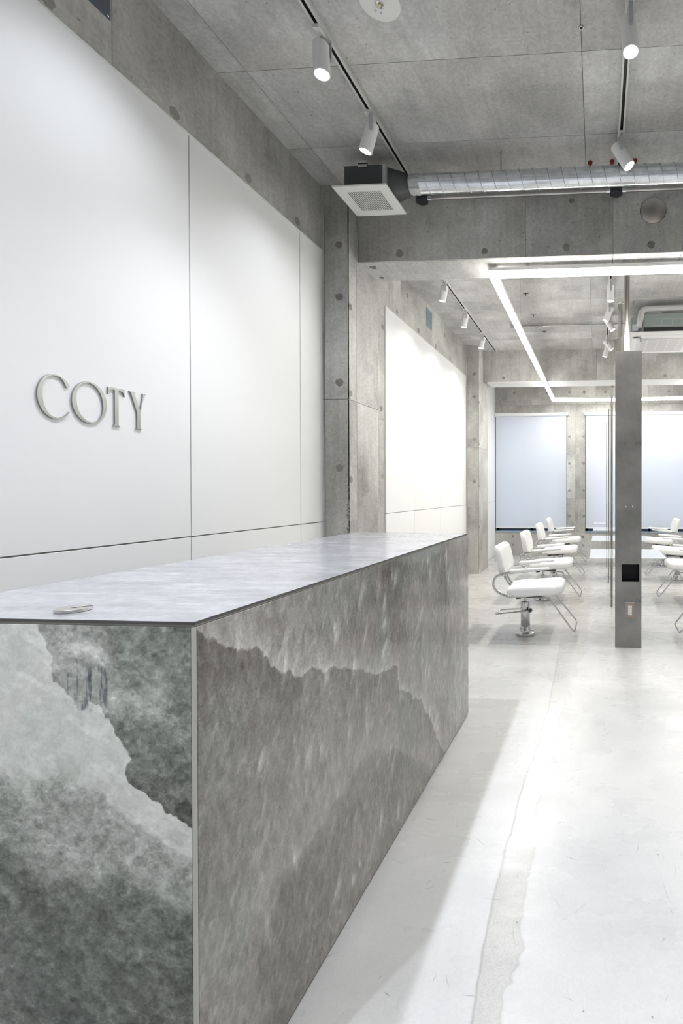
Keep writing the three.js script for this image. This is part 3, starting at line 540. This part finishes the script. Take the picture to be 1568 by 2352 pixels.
// over the counter
spotlight(-1.363, 2.508, [0.10, -1, 0.10], 2.6, 'white track spotlight glaring straight down over the counter', LIGHT.counter, 50 * deg);
spotlight(-1.367, 3.079, [-0.30, -1, -0.02], 0.5, 'white track spotlight tilted to the white wall next to the ventilation grille', LIGHT.wall, 48 * deg);
spotlight(-1.36, 1.93, [-0.42, -1, 0.0], 0.5, 'white track spotlight turned on the lettered wall', LIGHT.wall, 50 * deg);
spotlight(-1.36, 0.75, [-0.40, -1, 0.0], 0.5, 'white track spotlight on the near part of the left wall', LIGHT.wall * 1.7, 50 * deg);
spotlight(-1.36, 1.30, [0.32, -1, 0.0], 2.6, 'white track spotlight over the near end of the counter, turned to the walkway', LIGHT.counter, 52 * deg);
spotlight(-1.36, -0.3, [0.30, -1, -0.2], 2.6, 'white track spotlight over the entrance end of the counter side', LIGHT.counter, 52 * deg);
// over the open floor
spotlight(0.146, 2.485, [0.06, -1, 0.12], 0.12, 'white track spotlight shining straight down over the open floor', LIGHT.down, 60 * deg);
spotlight(0.142, 3.367, [0.60, -1, 0.10], 0.12, 'white track spotlight tilted to the right above the spiral duct', LIGHT.down * 0.7, 55 * deg);
spotlight(0.148, 1.35, [0.10, -1, 0.0], 0.12, 'white track spotlight over the walkway next to the counter', LIGHT.down, 60 * deg);
spotlight(0.148, 0.0, [0.10, -1, -0.35], 0.12, 'white track spotlight turned on the counter end', LIGHT.behind, 58 * deg);
spotlight(0.148, -1.3, [0.0, -1, -0.5], 0.12, 'white track spotlight at the entrance end of the open floor', LIGHT.behind, 58 * deg);
// second bay, wall side
for (const [d, n] of [[5.548, 'nearest the first beam'], [6.448, 'between two others on the wall-side track'], [7.422, 'nearest the far column']]) spotlight(-1.652, d, [-0.20, -1, 0.0], 0.5, `white track spotlight grazing the second white wall, ${n}`, LIGHT.bay * 0.5, 46 * deg, LIGHT.lampWarm);
// second bay, over the stations
spotlight(0.138, 5.677, [0.0, -1, 0.02], 0.12, 'white track spotlight pointing down just behind the first beam', LIGHT.bay, 50 * deg, LIGHT.lampWarm);
spotlight(0.138, 6.35, [-0.42, -1, 0.0], 0.12, 'white track spotlight above the stations tilted to the left-hand chairs', LIGHT.bay, 50 * deg, LIGHT.lampWarm);
spotlight(0.138, 6.75, [0.60, -1, 0.1], 0.12, 'white track spotlight above the stations tilted to the right-hand chairs', LIGHT.bay, 50 * deg, LIGHT.lampWarm);
spotlight(0.138, 7.70, [0.75, -1, 0.0], 0.12, 'white track spotlight at the far end of the station track tilted right', LIGHT.bay, 50 * deg, LIGHT.lampWarm);
spotlight(0.138, 8.02, [-0.3, -1, 0.0], 0.12, 'last white track spotlight of the station track, tilted left', LIGHT.bay, 50 * deg, LIGHT.lampWarm);

// ---------------------------------------------------------------- LED bars in a rectangle
{
  const xl = -0.83, xr = 1.59, dn = 4.10, df = 9.82, y0 = 2.988, y1 = 3.033, yt = 3.058;
  const L = thing('led_light_frame', 'large glowing rectangle of white LED light bars hung under the beams', 'light', [0, 0, 0]);
  const hw = 0.026;
  const bar = (x0, x1, d0, d1) => { const h = part('housing', bx(x0, x1, y1, yt, d0, d1), M.whiteMetal, L); part('diffuser', rb(x0 + 0.001, x1 - 0.001, y0, y1, d0 + 0.001, d1 - 0.001, 0.004, 2), M.diffuser, h);
    const l = new THREE.RectAreaLight(LIGHT.bar, LIGHT.barRadiance, x1 - x0 - 0.006, d1 - d0 - 0.006); l.name = 'led_bar_light'; l.position.set((x0 + x1) / 2, y0 - 0.004, -(d0 + d1) / 2); l.rotation.x = -Math.PI / 2; scene.add(l); };
  bar(xl - hw, xr + hw, dn - hw, dn + hw); bar(xl - hw, xr + hw, df - hw, df + hw); bar(xl - hw, xl + hw, dn + hw, df - hw); bar(xr - hw, xr + hw, dn + hw, df - hw);
  for (const x of [-0.55, 0.2, 0.95]) part('clip', bx(x - 0.012, x + 0.012, yt, 3.085, dn - 0.012, dn + 0.012), M.greyMetal, L);
  for (const [x, d] of [[xl, 5.6], [xl, 7.0], [xr, 5.6], [xr, 7.0], [xl, df], [0.4, df], [xr, df]]) part('suspension_wire', rod(V(x, yt, -d), V(x, CEIL, -d), 0.0012, 6), M.greyMetal, L);
}

// ---------------------------------------------------------------- emergency light
{
  const e = thing('emergency_light', 'round white emergency light plate on the ceiling over the counter', 'light', [-1.02, CEIL, -2.405]);
  part('plate', lathe([[0.0001, -0.0005], [0.094, -0.0005], [0.094, -0.004], [0.090, -0.0065], [0.022, -0.008], [0.0001, -0.008]], 56), M.plasticWhite, e);
  part('reflector', lathe([[0.021, -0.008], [0.0205, -0.0105], [0.018, -0.0105], [0.010, -0.0085], [0.0001, -0.0083]], 32), M.chrome, e);
  const b = new THREE.SphereGeometry(0.006, 16, 10); b.translate(0, -0.0115, 0); part('bulb', b, std({ color: rgb(0.75, 0.68, 0.35), roughness: 0.2 }), e);
  const k = new THREE.CylinderGeometry(0.005, 0.005, 0.002, 16); k.translate(-0.033, -0.0085, -0.028); part('test_button', k, M.greyMetal, e);
  const k2 = new THREE.CylinderGeometry(0.005, 0.005, 0.002, 16); k2.translate(-0.012, -0.0085, -0.042); part('indicator', k2, std({ color: rgb(0.35, 0.33, 0.62), roughness: 0.4 }), e);
}

// ---------------------------------------------------------------- ventilation fan, duct, conduit
{
  const f = thing('ventilation_fan', 'square white ceiling ventilation grille on a dark box hung from the slab', 'fan', [-1.549, 3.287, -3.494]);
  const s = 0.180, o = 0.119;
  const sh = new THREE.Shape(); sh.moveTo(-s, -s); sh.lineTo(s, -s); sh.lineTo(s, s); sh.lineTo(-s, s); sh.closePath();
  const h = new THREE.Path(); h.moveTo(-o, -o); h.lineTo(-o, o); h.lineTo(o, o); h.lineTo(o, -o); h.closePath(); sh.holes.push(h);
  const g = new THREE.ExtrudeGeometry(sh, { depth: 0.006, bevelEnabled: true, bevelSize: 0.003, bevelThickness: 0.003, bevelSegments: 2 }); g.rotateX(-Math.PI / 2); g.translate(0, -0.001, 0); part('grille_frame', g, M.plasticWhite, f);
  for (let i = 0; i < 20; i++) { const x = -o + 0.00595 + i * 0.0119; part('slat', bx(x - 0.0026, x + 0.0026, -0.003, 0.002, -o, o), M.plasticWhite, f); }
  part('grille_back', bx(-o - 0.002, o + 0.002, 0.0095, 0.0105, -o - 0.002, o + 0.002), M.black, f);
  part('housing', rb(-0.130, 0.130, 0.0110, 0.170, -0.118, 0.125, 0.003, 1), M.fanBody, f);
  part('flange', bx(0.130, 0.148, 0.012, 0.175, -0.115, 0.12), M.greyMetal, f);
  const t = new THREE.CylinderGeometry(0.070, 0.112, 0.128, 4, 1); t.rotateY(Math.PI / 4); t.rotateZ(-Math.PI / 2); t.translate(0.213, 0.096, 0.0); part('outlet_adapter', t, std({ color: rgb(0.10, 0.105, 0.105), roughness: 0.5, metalness: 0.4 }), f);
  const br = mergeGeometries([bx(-0.030, 0.032, 0.150, 0.196, -0.130, -0.1185), bx(-0.030, 0.032, 0.1702, 0.176, -0.13, -0.03), bx(-0.03, -0.018, 0.196, 0.206, -0.130, -0.1185)]); part('bracket', br, M.chrome, f);
  part('hanger_rod', rod(V(0.006, 0.176, 0.10), V(0.006, CEIL - 3.287, 0.10), 0.0045, 10), M.galvSeam, f);
  part('hanger_rod', rod(V(0.006, 0.170, -0.09), V(0.006, CEIL - 3.287, -0.09), 0.0045, 10), M.galvSeam, f);
}
{
  const y = 3.383, d = 3.49, r = 0.0625, x0 = -1.268, x1 = XR;
  const D = thing('spiral_duct', 'galvanised spiral ventilation duct running across under the ceiling', 'duct', [x0, y, -d]);
  const c = new THREE.CylinderGeometry(r, r, x1 - x0, 48, 1, true); c.rotateZ(Math.PI / 2); c.translate((x1 - x0) / 2, 0, 0); part('pipe', boxUV(c, 0.6), M.galv, D);
  const pitch = 0.092, n = Math.floor((x1 - x0) / pitch), pts = []; for (let i = 0; i <= n * 24; i++) { const a = i / 24 * Math.PI * 2, x = i / 24 * pitch; pts.push(V(x, Math.cos(a) * (r + 0.0005), Math.sin(a) * (r + 0.0005))); }
  part('spiral_seam', new THREE.TubeGeometry(new THREE.CatmullRomCurve3(pts), n * 30, 0.0022, 5, false), M.galvSeam, D);
  const tp = lathe([[r + 0.001, 0], [r + 0.004, 0.008], [r + 0.003, 0.035], [r + 0.005, 0.05], [r + 0.002, 0.07]], 28); const p = tp.attributes.position; for (let i = 0; i < p.count; i++) { const k = 1 + (vn(p.getX(i) * 90 + 50, p.getY(i) * 90 + p.getZ(i) * 70 + 50, 256) - 0.5) * 0.09; p.setX(i, p.getX(i) * k); p.setZ(i, p.getZ(i) * k); } tp.computeVertexNormals(); tp.rotateZ(-Math.PI / 2); tp.translate(0.001, 0, 0); part('sealing_tape', boxUV(tp, 0.3), M.tape, D);
  for (const x of [1.9, 0.62]) part('hanger', rod(V(x, r, 0), V(x, CEIL - y, 0), 0.004, 8), M.galvSeam, D);
}
{
  const y = 3.527, d = 3.915; const C = thing('electrical_conduit', 'steel conduit with two round dark junction boxes along the top of the first beam', 'conduit', [0, y, -d]);
  part('pipe', rod(V(-1.30, 0, 0), V(XR, 0, 0), 0.0135, 20), M.steelTube, C);
  for (const x of [-1.336, 0.136]) { const g = lathe([[0.0001, -0.030], [0.040, -0.030], [0.046, -0.026], [0.046, 0.020], [0.0001, 0.020]], 36); g.translate(x, 0, 0); part('junction_box', g, M.darkPlastic, C); for (const s of [-1, 1]) if (x > 0 || s > 0) part('connector', rod(V(x + s * 0.044, 0, 0), V(x + s * 0.072, 0, 0), 0.0175, 16), M.galv, C); }
  for (const x of [-0.45, 0.75, 1.6]) part('clamp', new THREE.TorusGeometry(0.0155, 0.003, 6, 20).rotateY(Math.PI / 2).translate(x, 0, 0), M.galv, C);
}
[-0.053, 0.098, 0.255].forEach((x, i) => { const c = lathe([[0.0001, -0.022], [0.011, -0.022], [0.014, -0.018], [0.017, 0]], 20); const m = part('ceiling_insert', c, M.red); m.position.set(x, CEIL, -3.66); tag(m, 'small dark red plastic anchor insert in the ceiling above the spiral duct', 'anchor', 'red ceiling inserts'); });
{
  const c = thing('ceiling_pipe_stub', 'short white pipe stub in the ceiling behind the spiral duct', 'pipe', [0.12, CEIL, -3.72]); part('pipe', rod(V(0, -0.10, 0), V(0, 0, 0), 0.008, 12), M.plasticWhite, c); part('cap', rod(V(0, -0.112, 0), V(0, -0.10, 0), 0.010, 12), M.plasticWhite, c);
}
// steel cover plates on the concrete of the left wall
for (const [d0, d1, y0, y1, m, lab] of [[1.88, 2.105, 3.305, 3.53, M.blue, 'dark blue-grey steel cover plate on the concrete above the lettered wall'], [6.222, 6.445, 3.308, 3.532, M.bluePale, 'blue-grey steel cover plate on the concrete above the second white wall']]) {
  const p = thing('cover_plate', lab, 'cover plate', [XL, y0, -(d0 + d1) / 2], 'steel cover plates'); const h = (d1 - d0) / 2;
  part('plate', rb(0, 0.003, 0, y1 - y0, -h, h, 0.001, 1), m, p);
  for (const [dz, y] of [[-h + 0.012, 0.012], [h - 0.012, 0.012], [-h + 0.012, y1 - y0 - 0.012], [h - 0.012, y1 - y0 - 0.012]]) { const g = new THREE.SphereGeometry(0.006, 12, 8); g.scale(0.45, 1, 1); g.translate(0.003, y, -dz); part('screw', g, M.chrome, p); }
}

// ---------------------------------------------------------------- mirror stations
const SD = [4.352, 5.872, 7.392, 8.912], SW = 0.217, SL = 0.68, SH = 2.457, SX = 0.145;
const ORD = ['the first mirror station, nearest the counter', 'the second mirror station', 'the third mirror station', 'the last mirror station, nearest the windows'];
let station0;
SD.forEach((d, i) => {
  const lab = ['tall steel mirror station with a square black niche and a socket, nearest the counter', 'tall steel mirror station second from the counter', 'tall steel mirror station third from the counter', 'tall steel mirror station nearest the windows'][i];
  if (i) { copyOf(station0, [SX + SW / 2, 0, -d], lab, 'mirror stations in a row'); return; }
  const s = station0 = thing('mirror_station', lab, 'mirror station', [SX + SW / 2, 0, -d], 'mirror stations in a row'), h = SW / 2;
  // local depth grows away from the counter: bx(...) with depths from 0 to SL
  const n0 = [-0.055, 0.090, 0.549, 0.694];
  const sh = new THREE.Shape(); sh.moveTo(-h, 0); sh.lineTo(h, 0); sh.lineTo(h, SH); sh.lineTo(-h, SH); sh.closePath();
  const ho = new THREE.Path(); ho.moveTo(n0[0], n0[2]); ho.lineTo(n0[0], n0[3]); ho.lineTo(n0[1], n0[3]); ho.lineTo(n0[1], n0[2]); ho.closePath(); sh.holes.push(ho);
  const g = new THREE.ExtrudeGeometry(sh, { depth: 0.003, bevelEnabled: false }); g.translate(0, 0, -0.003); part('front_plate', boxUV(g, 1.3, 0.1, 0.2), M.steel, s);
  part('back_plate', boxUV(bx(-h, h, 0, SH, SL - 0.003, SL), 1.3), M.steel, s); part('top_plate', boxUV(bx(-h + 0.008, h - 0.008, SH - 0.003, SH, 0.003, SL - 0.003), 1.3), M.steel, s);
  part('niche', mergeGeometries([bx(n0[0] - 0.004, n0[0], n0[2], n0[3], 0.003, 0.14), bx(n0[1], n0[1] + 0.004, n0[2], n0[3], 0.003, 0.14), bx(n0[0] - 0.004, n0[1] + 0.004, n0[3], n0[3] + 0.004, 0.003, 0.14), bx(n0[0] - 0.004, n0[1] + 0.004, n0[2] - 0.004, n0[2], 0.003, 0.14), bx(n0[0] - 0.004, n0[1] + 0.004, n0[2] - 0.004, n0[3] + 0.004, 0.14, 0.144)]), M.black, s);
  for (const k of [-1, 1]) {
    const a = k < 0 ? -h : h - 0.008; const mm = part('mirror', bx(a, a + 0.008, 0.004, SH - 0.002, 0.0035, SL - 0.010), M.mirror, s);
    part('edge_strip', bx(a, a + 0.008, 0.004, SH - 0.002, SL - 0.010, SL - 0.0035), M.mirrorEdge, mm);
    const b = k < 0 ? -h - 0.212 : h; part('shelf', rb(b, b + 0.212, 0.737, 0.745, 0.012, SL - 0.012, 0.001, 1), M.shelf, s);
    const ho2 = 0.0275 * k + 0.006; const peg = mergeGeometries([rod(V(ho2, 1.17, 0), V(ho2, 1.17, 0.024), 0.0055, 16), new THREE.SphereGeometry(0.009, 16, 12).translate(ho2, 1.17, 0.026)]); part('hook', peg, M.chrome, s);
  }
  const op = part('outlet_plate', rb(-0.024, 0.052, 0.246, 0.376, -0.005, 0, 0.0015, 1), M.outletFace, s); part('plate_lip', bx(-0.024, 0.052, 0.376, 0.380, -0.008, 0), M.nickel, op);
  const so = part('socket', rb(-0.002, 0.030, 0.272, 0.351, -0.008, -0.004, 0.001, 1), M.outletWhite, op);
  for (const y of [0.332, 0.293]) for (const x of [0.006, 0.019]) part('slot', bx(x, x + 0.0035, y - 0.006, y + 0.004, -0.0085, -0.0075), M.black, so.parent === op ? op : s);
  part('pole', rod(V(0.018, SH, -0.55), V(0.018, CEIL, -0.55), 0.0265, 28), M.steelTube, s);
  part('pole_flange', rod(V(0.018, CEIL - 0.006, -0.55), V(0.018, CEIL, -0.55), 0.042, 28), M.steelTube, s);
});

// ---------------------------------------------------------------- salon chairs
function cushion(w, l, t, rc, bevel, dome) {          // plan w (z) by l (x), thickness t (y)
  const s = new THREE.Shape(), a = l / 2 - bevel, b = w / 2 - bevel, r = rc;
  s.moveTo(-a + r, -b); s.lineTo(a - r, -b); s.quadraticCurveTo(a, -b, a, -b + r); s.lineTo(a, b - r); s.quadraticCurveTo(a, b, a - r, b); s.lineTo(-a + r, b); s.quadraticCurveTo(-a, b, -a, b - r); s.lineTo(-a, -b + r); s.quadraticCurveTo(-a, -b, -a + r, -b);
  const g = new THREE.ExtrudeGeometry(s, { depth: t - 2 * bevel, bevelEnabled: true, bevelSize: bevel, bevelThickness: bevel, bevelSegments: 5, curveSegments: 8 }); g.rotateX(-Math.PI / 2); g.translate(0, bevel, 0);
  const p = g.attributes.position; for (let i = 0; i < p.count; i++) { const k = Math.max(0, 1 - (p.getX(i) / (l / 2)) ** 2) * Math.max(0, 1 - (p.getZ(i) / (w / 2)) ** 2); if (p.getY(i) > t * 0.6) p.setY(i, p.getY(i) + dome * k); }
  g.computeVertexNormals(); return g;
}
function makeChair() {
  const c = thing('salon_chair', '', 'chair', [0, 0, 0], 'salon chairs at the mirror stations');
  part('base_disc', lathe([[0.0001, 0], [0.086, 0], [0.088, 0.004], [0.088, 0.022], [0.083, 0.028], [0.058, 0.031], [0.056, 0.036], [0.054, 0.078], [0.044, 0.083], [0.0001, 0.083]], 44), M.chrome, c);
  part('pump_column', lathe([[0.0001, 0.083], [0.0425, 0.083], [0.0425, 0.210], [0.044, 0.213], [0.044, 0.300], [0.042, 0.304], [0.0001, 0.304]], 40), M.chrome, c);
  part('piston', rod(V(0, 0.304, 0), V(0, 0.350, 0), 0.015, 20), M.nickel, c);
  const up = new THREE.Group(); // upper part leans back a little with its seat
  const tilt = (g) => { g.translate(0, -0.36, 0); g.rotateZ(0.075); g.translate(0, 0.36, 0); return g; };
  part('mechanism', tilt(mergeGeometries([bx(-0.085, 0.10, 0.352, 0.378, -0.07, 0.07), bx(0.08, 0.15, 0.338, 0.372, -0.05, -0.005), bx(-0.07, -0.03, 0.344, 0.356, -0.09, 0.09), bx(0.125, 0.145, 0.318, 0.34, -0.045, -0.025), bx(0.02, 0.16, 0.352, 0.374, -0.10, 0.10)])), M.mech, c);
  const seat = cushion(0.49, 0.51, 0.082, 0.085, 0.032, 0.014); seat.translate(0.112, 0.382, 0); part('seat', tilt(seat), M.leather, c);
  const ring = []; for (let i = 0; i < 64; i++) { const a = i / 64 * Math.PI * 2, e = 2 / 6; ring.push(V(0.112 + 0.2475 * Math.sign(Math.cos(a)) * Math.abs(Math.cos(a)) ** e, 0.414, 0.2375 * Math.sign(Math.sin(a)) * Math.abs(Math.sin(a)) ** e)); }
  part('seat_piping', tilt(new THREE.TubeGeometry(new THREE.CatmullRomCurve3(ring, true), 120, 0.0035, 6, true)), M.leather, c);
  // backrest: a thin cushion stood up and leaning
  const lean = (g) => { g.rotateZ(Math.PI / 2); g.rotateZ(0.20); g.translate(-0.202, 0.690, 0); return g; };
  const bk = cushion(0.50, 0.275, 0.062, 0.07, 0.026, 0.0); bk.translate(0, -0.031, 0); { const p = bk.attributes.position; for (let i = 0; i < p.count; i++) p.setY(i, p.getY(i) - 0.030 * (p.getZ(i) / 0.235) ** 2 + 0.012); bk.computeVertexNormals(); } part('backrest', lean(bk), M.leather, c);
  const pr = []; for (let i = 0; i < 64; i++) { const a = i / 64 * Math.PI * 2, e = 2 / 5, z = 0.246 * Math.sign(Math.sin(a)) * Math.abs(Math.sin(a)) ** e; pr.push(V(0.1295 * Math.sign(Math.cos(a)) * Math.abs(Math.cos(a)) ** e, 0.012 - 0.030 * (z / 0.235) ** 2 + 0.006, z)); }
  part('back_piping', lean(new THREE.TubeGeometry(new THREE.CatmullRomCurve3(pr, true), 120, 0.003, 6, true)), M.leather, c);
  part('back_bracket', mergeGeometries([bent([V(-0.19, 0.60, 0.05), V(-0.17, 0.51, 0.05), V(-0.10, 0.42, 0.05), V(0.02, 0.385, 0.05)], 0.010, 0.05), bent([V(-0.19, 0.60, -0.05), V(-0.17, 0.51, -0.05), V(-0.10, 0.42, -0.05), V(0.02, 0.385, -0.05)], 0.010, 0.05)]), M.chrome, c);
  for (const k of [-1, 1]) {
    const z = 0.268 * k;
    part('arm_tube', bent([V(0.10, 0.622, z), V(-0.09, 0.604, z), V(-0.225, 0.575, z), V(-0.245, 0.47, z), V(-0.15, 0.393, z * 0.93), V(0.03, 0.392, z * 0.80)], 0.0115, 0.085, 12), M.chrome, c);
    const pad = new RoundedBoxGeometry(0.345, 0.032, 0.046, 4, 0.0155); { const p = pad.attributes.position; for (let i = 0; i < p.count; i++) { const x = p.getX(i); if (x > 0.09) p.setY(i, p.getY(i) * (1 - 0.35 * ((x - 0.09) / 0.08)) + 0.004 * ((x - 0.09) / 0.08)); } pad.computeVertexNormals(); } pad.rotateZ(0.075); pad.translate(0.073, 0.625, z); part('arm_pad', pad, M.armPad, c);
    part('arm_rod', bent([V(0.06, 0.61, z), V(0.0, 0.603, z), V(-0.10, 0.592, z)], 0.006, 0.02), M.chrome, c);
  }
  part('footrest', bent([V(0.10, 0.362, 0.13), V(0.235, 0.366, 0.165), V(0.452, 0.075, 0.178), V(0.462, 0.085, -0.178), V(0.235, 0.366, -0.165), V(0.10, 0.362, -0.13)], 0.0075, 0.028, 10), M.chrome, c);
  const pd = part('pump_pedal', bent([V(0.052, 0.232, 0.055), V(-0.265, 0.196, 0.065), V(-0.235, 0.205, -0.075), V(-0.04, 0.225, -0.045)], 0.0065, 0.012, 10), M.chrome, c);
  const hub = new THREE.CylinderGeometry(0.017, 0.017, 0.03, 20); hub.rotateX(Math.PI / 2); hub.translate(0.052, 0.232, 0.05); part('pedal_hub', hub, M.mech, pd);
  return c;
}
{
  const c0 = makeChair(); const ctr = SD.map((d) => d + SL / 2), XLc = -0.653, XRc = 2 * (SX + SW / 2) - XLc;
  const wh = ['nearest the counter', 'second from the counter', 'third from the counter', 'nearest the windows'];
  ctr.forEach((d, i) => { for (const s of [0, 1]) { const lab = s ? `white salon chair facing the mirrors from the right-hand wall side, ${wh[i]}` : `white salon chair facing the mirrors from the left white wall side, ${wh[i]}`;
    let c = c0; if (i || s) c = copyOf(c0, [0, 0, 0], lab); else c.userData.label = lab; c.position.set(s ? XRc : XLc, 0, -d); c.rotation.y = s ? Math.PI : 0; } });
}

// ---------------------------------------------------------------- cassette air conditioner, its pipes, second conduit, hooks
{
  const x0 = 0.375, x1 = 1.26, d0 = 6.30, d1 = 7.16, y = 3.175; const a = thing('ceiling_air_conditioner', 'cassette air conditioner with a white louvred panel hung under the ceiling', 'air conditioner', [0, 0, 0]);
  part('panel', rb(x0, x1, y - 0.004, y + 0.028, d0, d1, 0.006, 2), M.acWhite, a);
  const b0 = x0 + 0.03, b1 = x1 - 0.03, e0 = d0 + 0.03, e1 = d1 - 0.03, ch = 0.14, s = new THREE.Shape();
  s.moveTo(b0 + ch, e0); s.lineTo(b1 - ch, e0); s.lineTo(b1, e0 + ch); s.lineTo(b1, e1 - ch); s.lineTo(b1 - ch, e1); s.lineTo(b0 + ch, e1); s.lineTo(b0, e1 - ch); s.lineTo(b0, e0 + ch); s.closePath();
  const g = new THREE.ExtrudeGeometry(s, { depth: 0.215, bevelEnabled: false }); g.rotateX(-Math.PI / 2); g.translate(0, y + 0.0285, 0); part('body', g, M.acBody, a);
  part('insulation_band', bx(b0 + ch + 0.002, b1 - ch - 0.002, y + 0.03, y + 0.085, e0 - 0.004, e0), M.black, a);
  const ln = [], lx0 = b0 + ch + 0.10, lw = 0.12; for (let i = 0; i <= 3; i++) ln.push(bx(lx0 + i * lw - 0.0015, lx0 + i * lw + 0.0015, y + 0.105, y + 0.185, e0 - 0.002, e0)); for (const yy of [y + 0.105, y + 0.185]) for (let i = 0; i < 3; i++) ln.push(bx(lx0 + i * lw + 0.006, lx0 + (i + 1) * lw - 0.006, yy - 0.0015, yy + 0.0015, e0 - 0.002, e0)); part('embossed_lines', mergeGeometries(ln), M.acLine, a);
  part('intake_grille', rb(x0 + 0.17, x1 - 0.17, y - 0.016, y - 0.003, d0 + 0.20, d1 - 0.14, 0.004, 2), M.acGrille, a);
  for (let i = 0; i < 4; i++) { const x = x0 + 0.24 + i * 0.13; part('grille_rib', bx(x - 0.004, x + 0.004, y - 0.018, y - 0.015, d0 + 0.21, d1 - 0.15), M.acWhite, a); }
  for (const [p, q, r, t] of [[x0 + 0.14, x1 - 0.14, d0 + 0.055, d0 + 0.125], [x0 + 0.14, x1 - 0.14, d1 - 0.10, d1 - 0.03], [x0 + 0.04, x0 + 0.11, d0 + 0.16, d1 - 0.16], [x1 - 0.11, x1 - 0.04, d0 + 0.16, d1 - 0.16]]) part('louvre', rb(p, q, y - 0.012, y - 0.004, r, t, 0.003, 2), M.acWhite, a);
  part('louvre_gap', mergeGeometries([bx(x0 + 0.13, x1 - 0.13, y - 0.0055, y - 0.0038, d0 + 0.050, d0 + 0.130)]), M.acGrille, a);
  part('corner_cable', bent([V(x0 + 0.05, y - 0.010, -(d0 + 0.12)), V(x0 + 0.10, y - 0.012, -(d0 + 0.09)), V(x0 + 0.15, y - 0.014, -(d0 + 0.14)), V(x0 + 0.155, y - 0.012, -(d0 + 0.27))], 0.005, 0.03), M.cord, a);
  for (const x of [x0 + 0.06, x1 - 0.06]) for (const d of [d0 + 0.06, d1 - 0.06]) { part('hanger_rod', rod(V(x, y + 0.05, -d), V(x, CEIL, -d), 0.005, 8), M.galvSeam, a); part('hanger_bracket', bx(x - 0.018, x + 0.05, y + 0.05, y + 0.13, d - 0.01, d + 0.05), M.galv, a); }
  part('refrigerant_pipe', bent([V(XR, 3.515, -6.36), V(0.62, 3.49, -6.36), V(0.53, 3.47, -6.33), V(0.495, 3.30, -6.295), V(0.50, 3.285, -6.36)], 0.036, 0.06, 16), M.pipeWrap, a);
  part('drain_hose', bent([V(0.60, 3.462, -6.42), V(0.75, 3.462, -6.42), V(0.82, 3.430, -6.44), V(0.83, 3.415, -6.50)], 0.011, 0.05, 10), M.plasticWhite, a);
}
{
  const y = 3.565, d = 7.15; const c = thing('electrical_conduit', 'thin steel conduit across the ceiling of the second bay with a small end box', 'conduit', [0, y, -d]);
  part('pipe', rod(V(-1.13, 0, 0), V(0.9, 0, 0), 0.0125, 16), M.steelTube, c); part('end_box', rb(-1.19, -1.08, -0.028, 0.022, -0.03, 0.03, 0.004, 2), M.greyMetal, c);
  for (const x of [-0.79, -0.094, 0.5]) part('clamp', bx(x - 0.012, x + 0.012, -0.018, 0.024, -0.018, 0.018), M.acLine, c);
}
[[-0.829, 6.02], [-0.831, 6.753], [-0.76, 7.45]].forEach(([x, d]) => {
  const h = thing('ceiling_anchor', 'small dark metal anchor hook in the second-bay ceiling', 'anchor', [x, CEIL, -d], 'ceiling anchors of the second bay');
  part('stem', rod(V(0, -0.035, 0), V(0, 0, 0), 0.004, 8), M.mech, h); part('cross_bar', rod(V(-0.03, -0.006, 0), V(0.03, -0.006, 0), 0.004, 8), M.mech, h);
});
{ const e = thing('ceiling_eyelet', 'small chrome eyelet in the first-bay ceiling joint', 'anchor', [-0.082, CEIL, -2.60]); part('ring', new THREE.TorusGeometry(0.010, 0.003, 8, 20).rotateX(Math.PI / 2).translate(0, -0.004, 0), M.chrome, e); part('bolt', rod(V(0, -0.010, 0), V(0, 0, 0), 0.004, 8), M.mech, e); }

renderer.render(scene, camera);
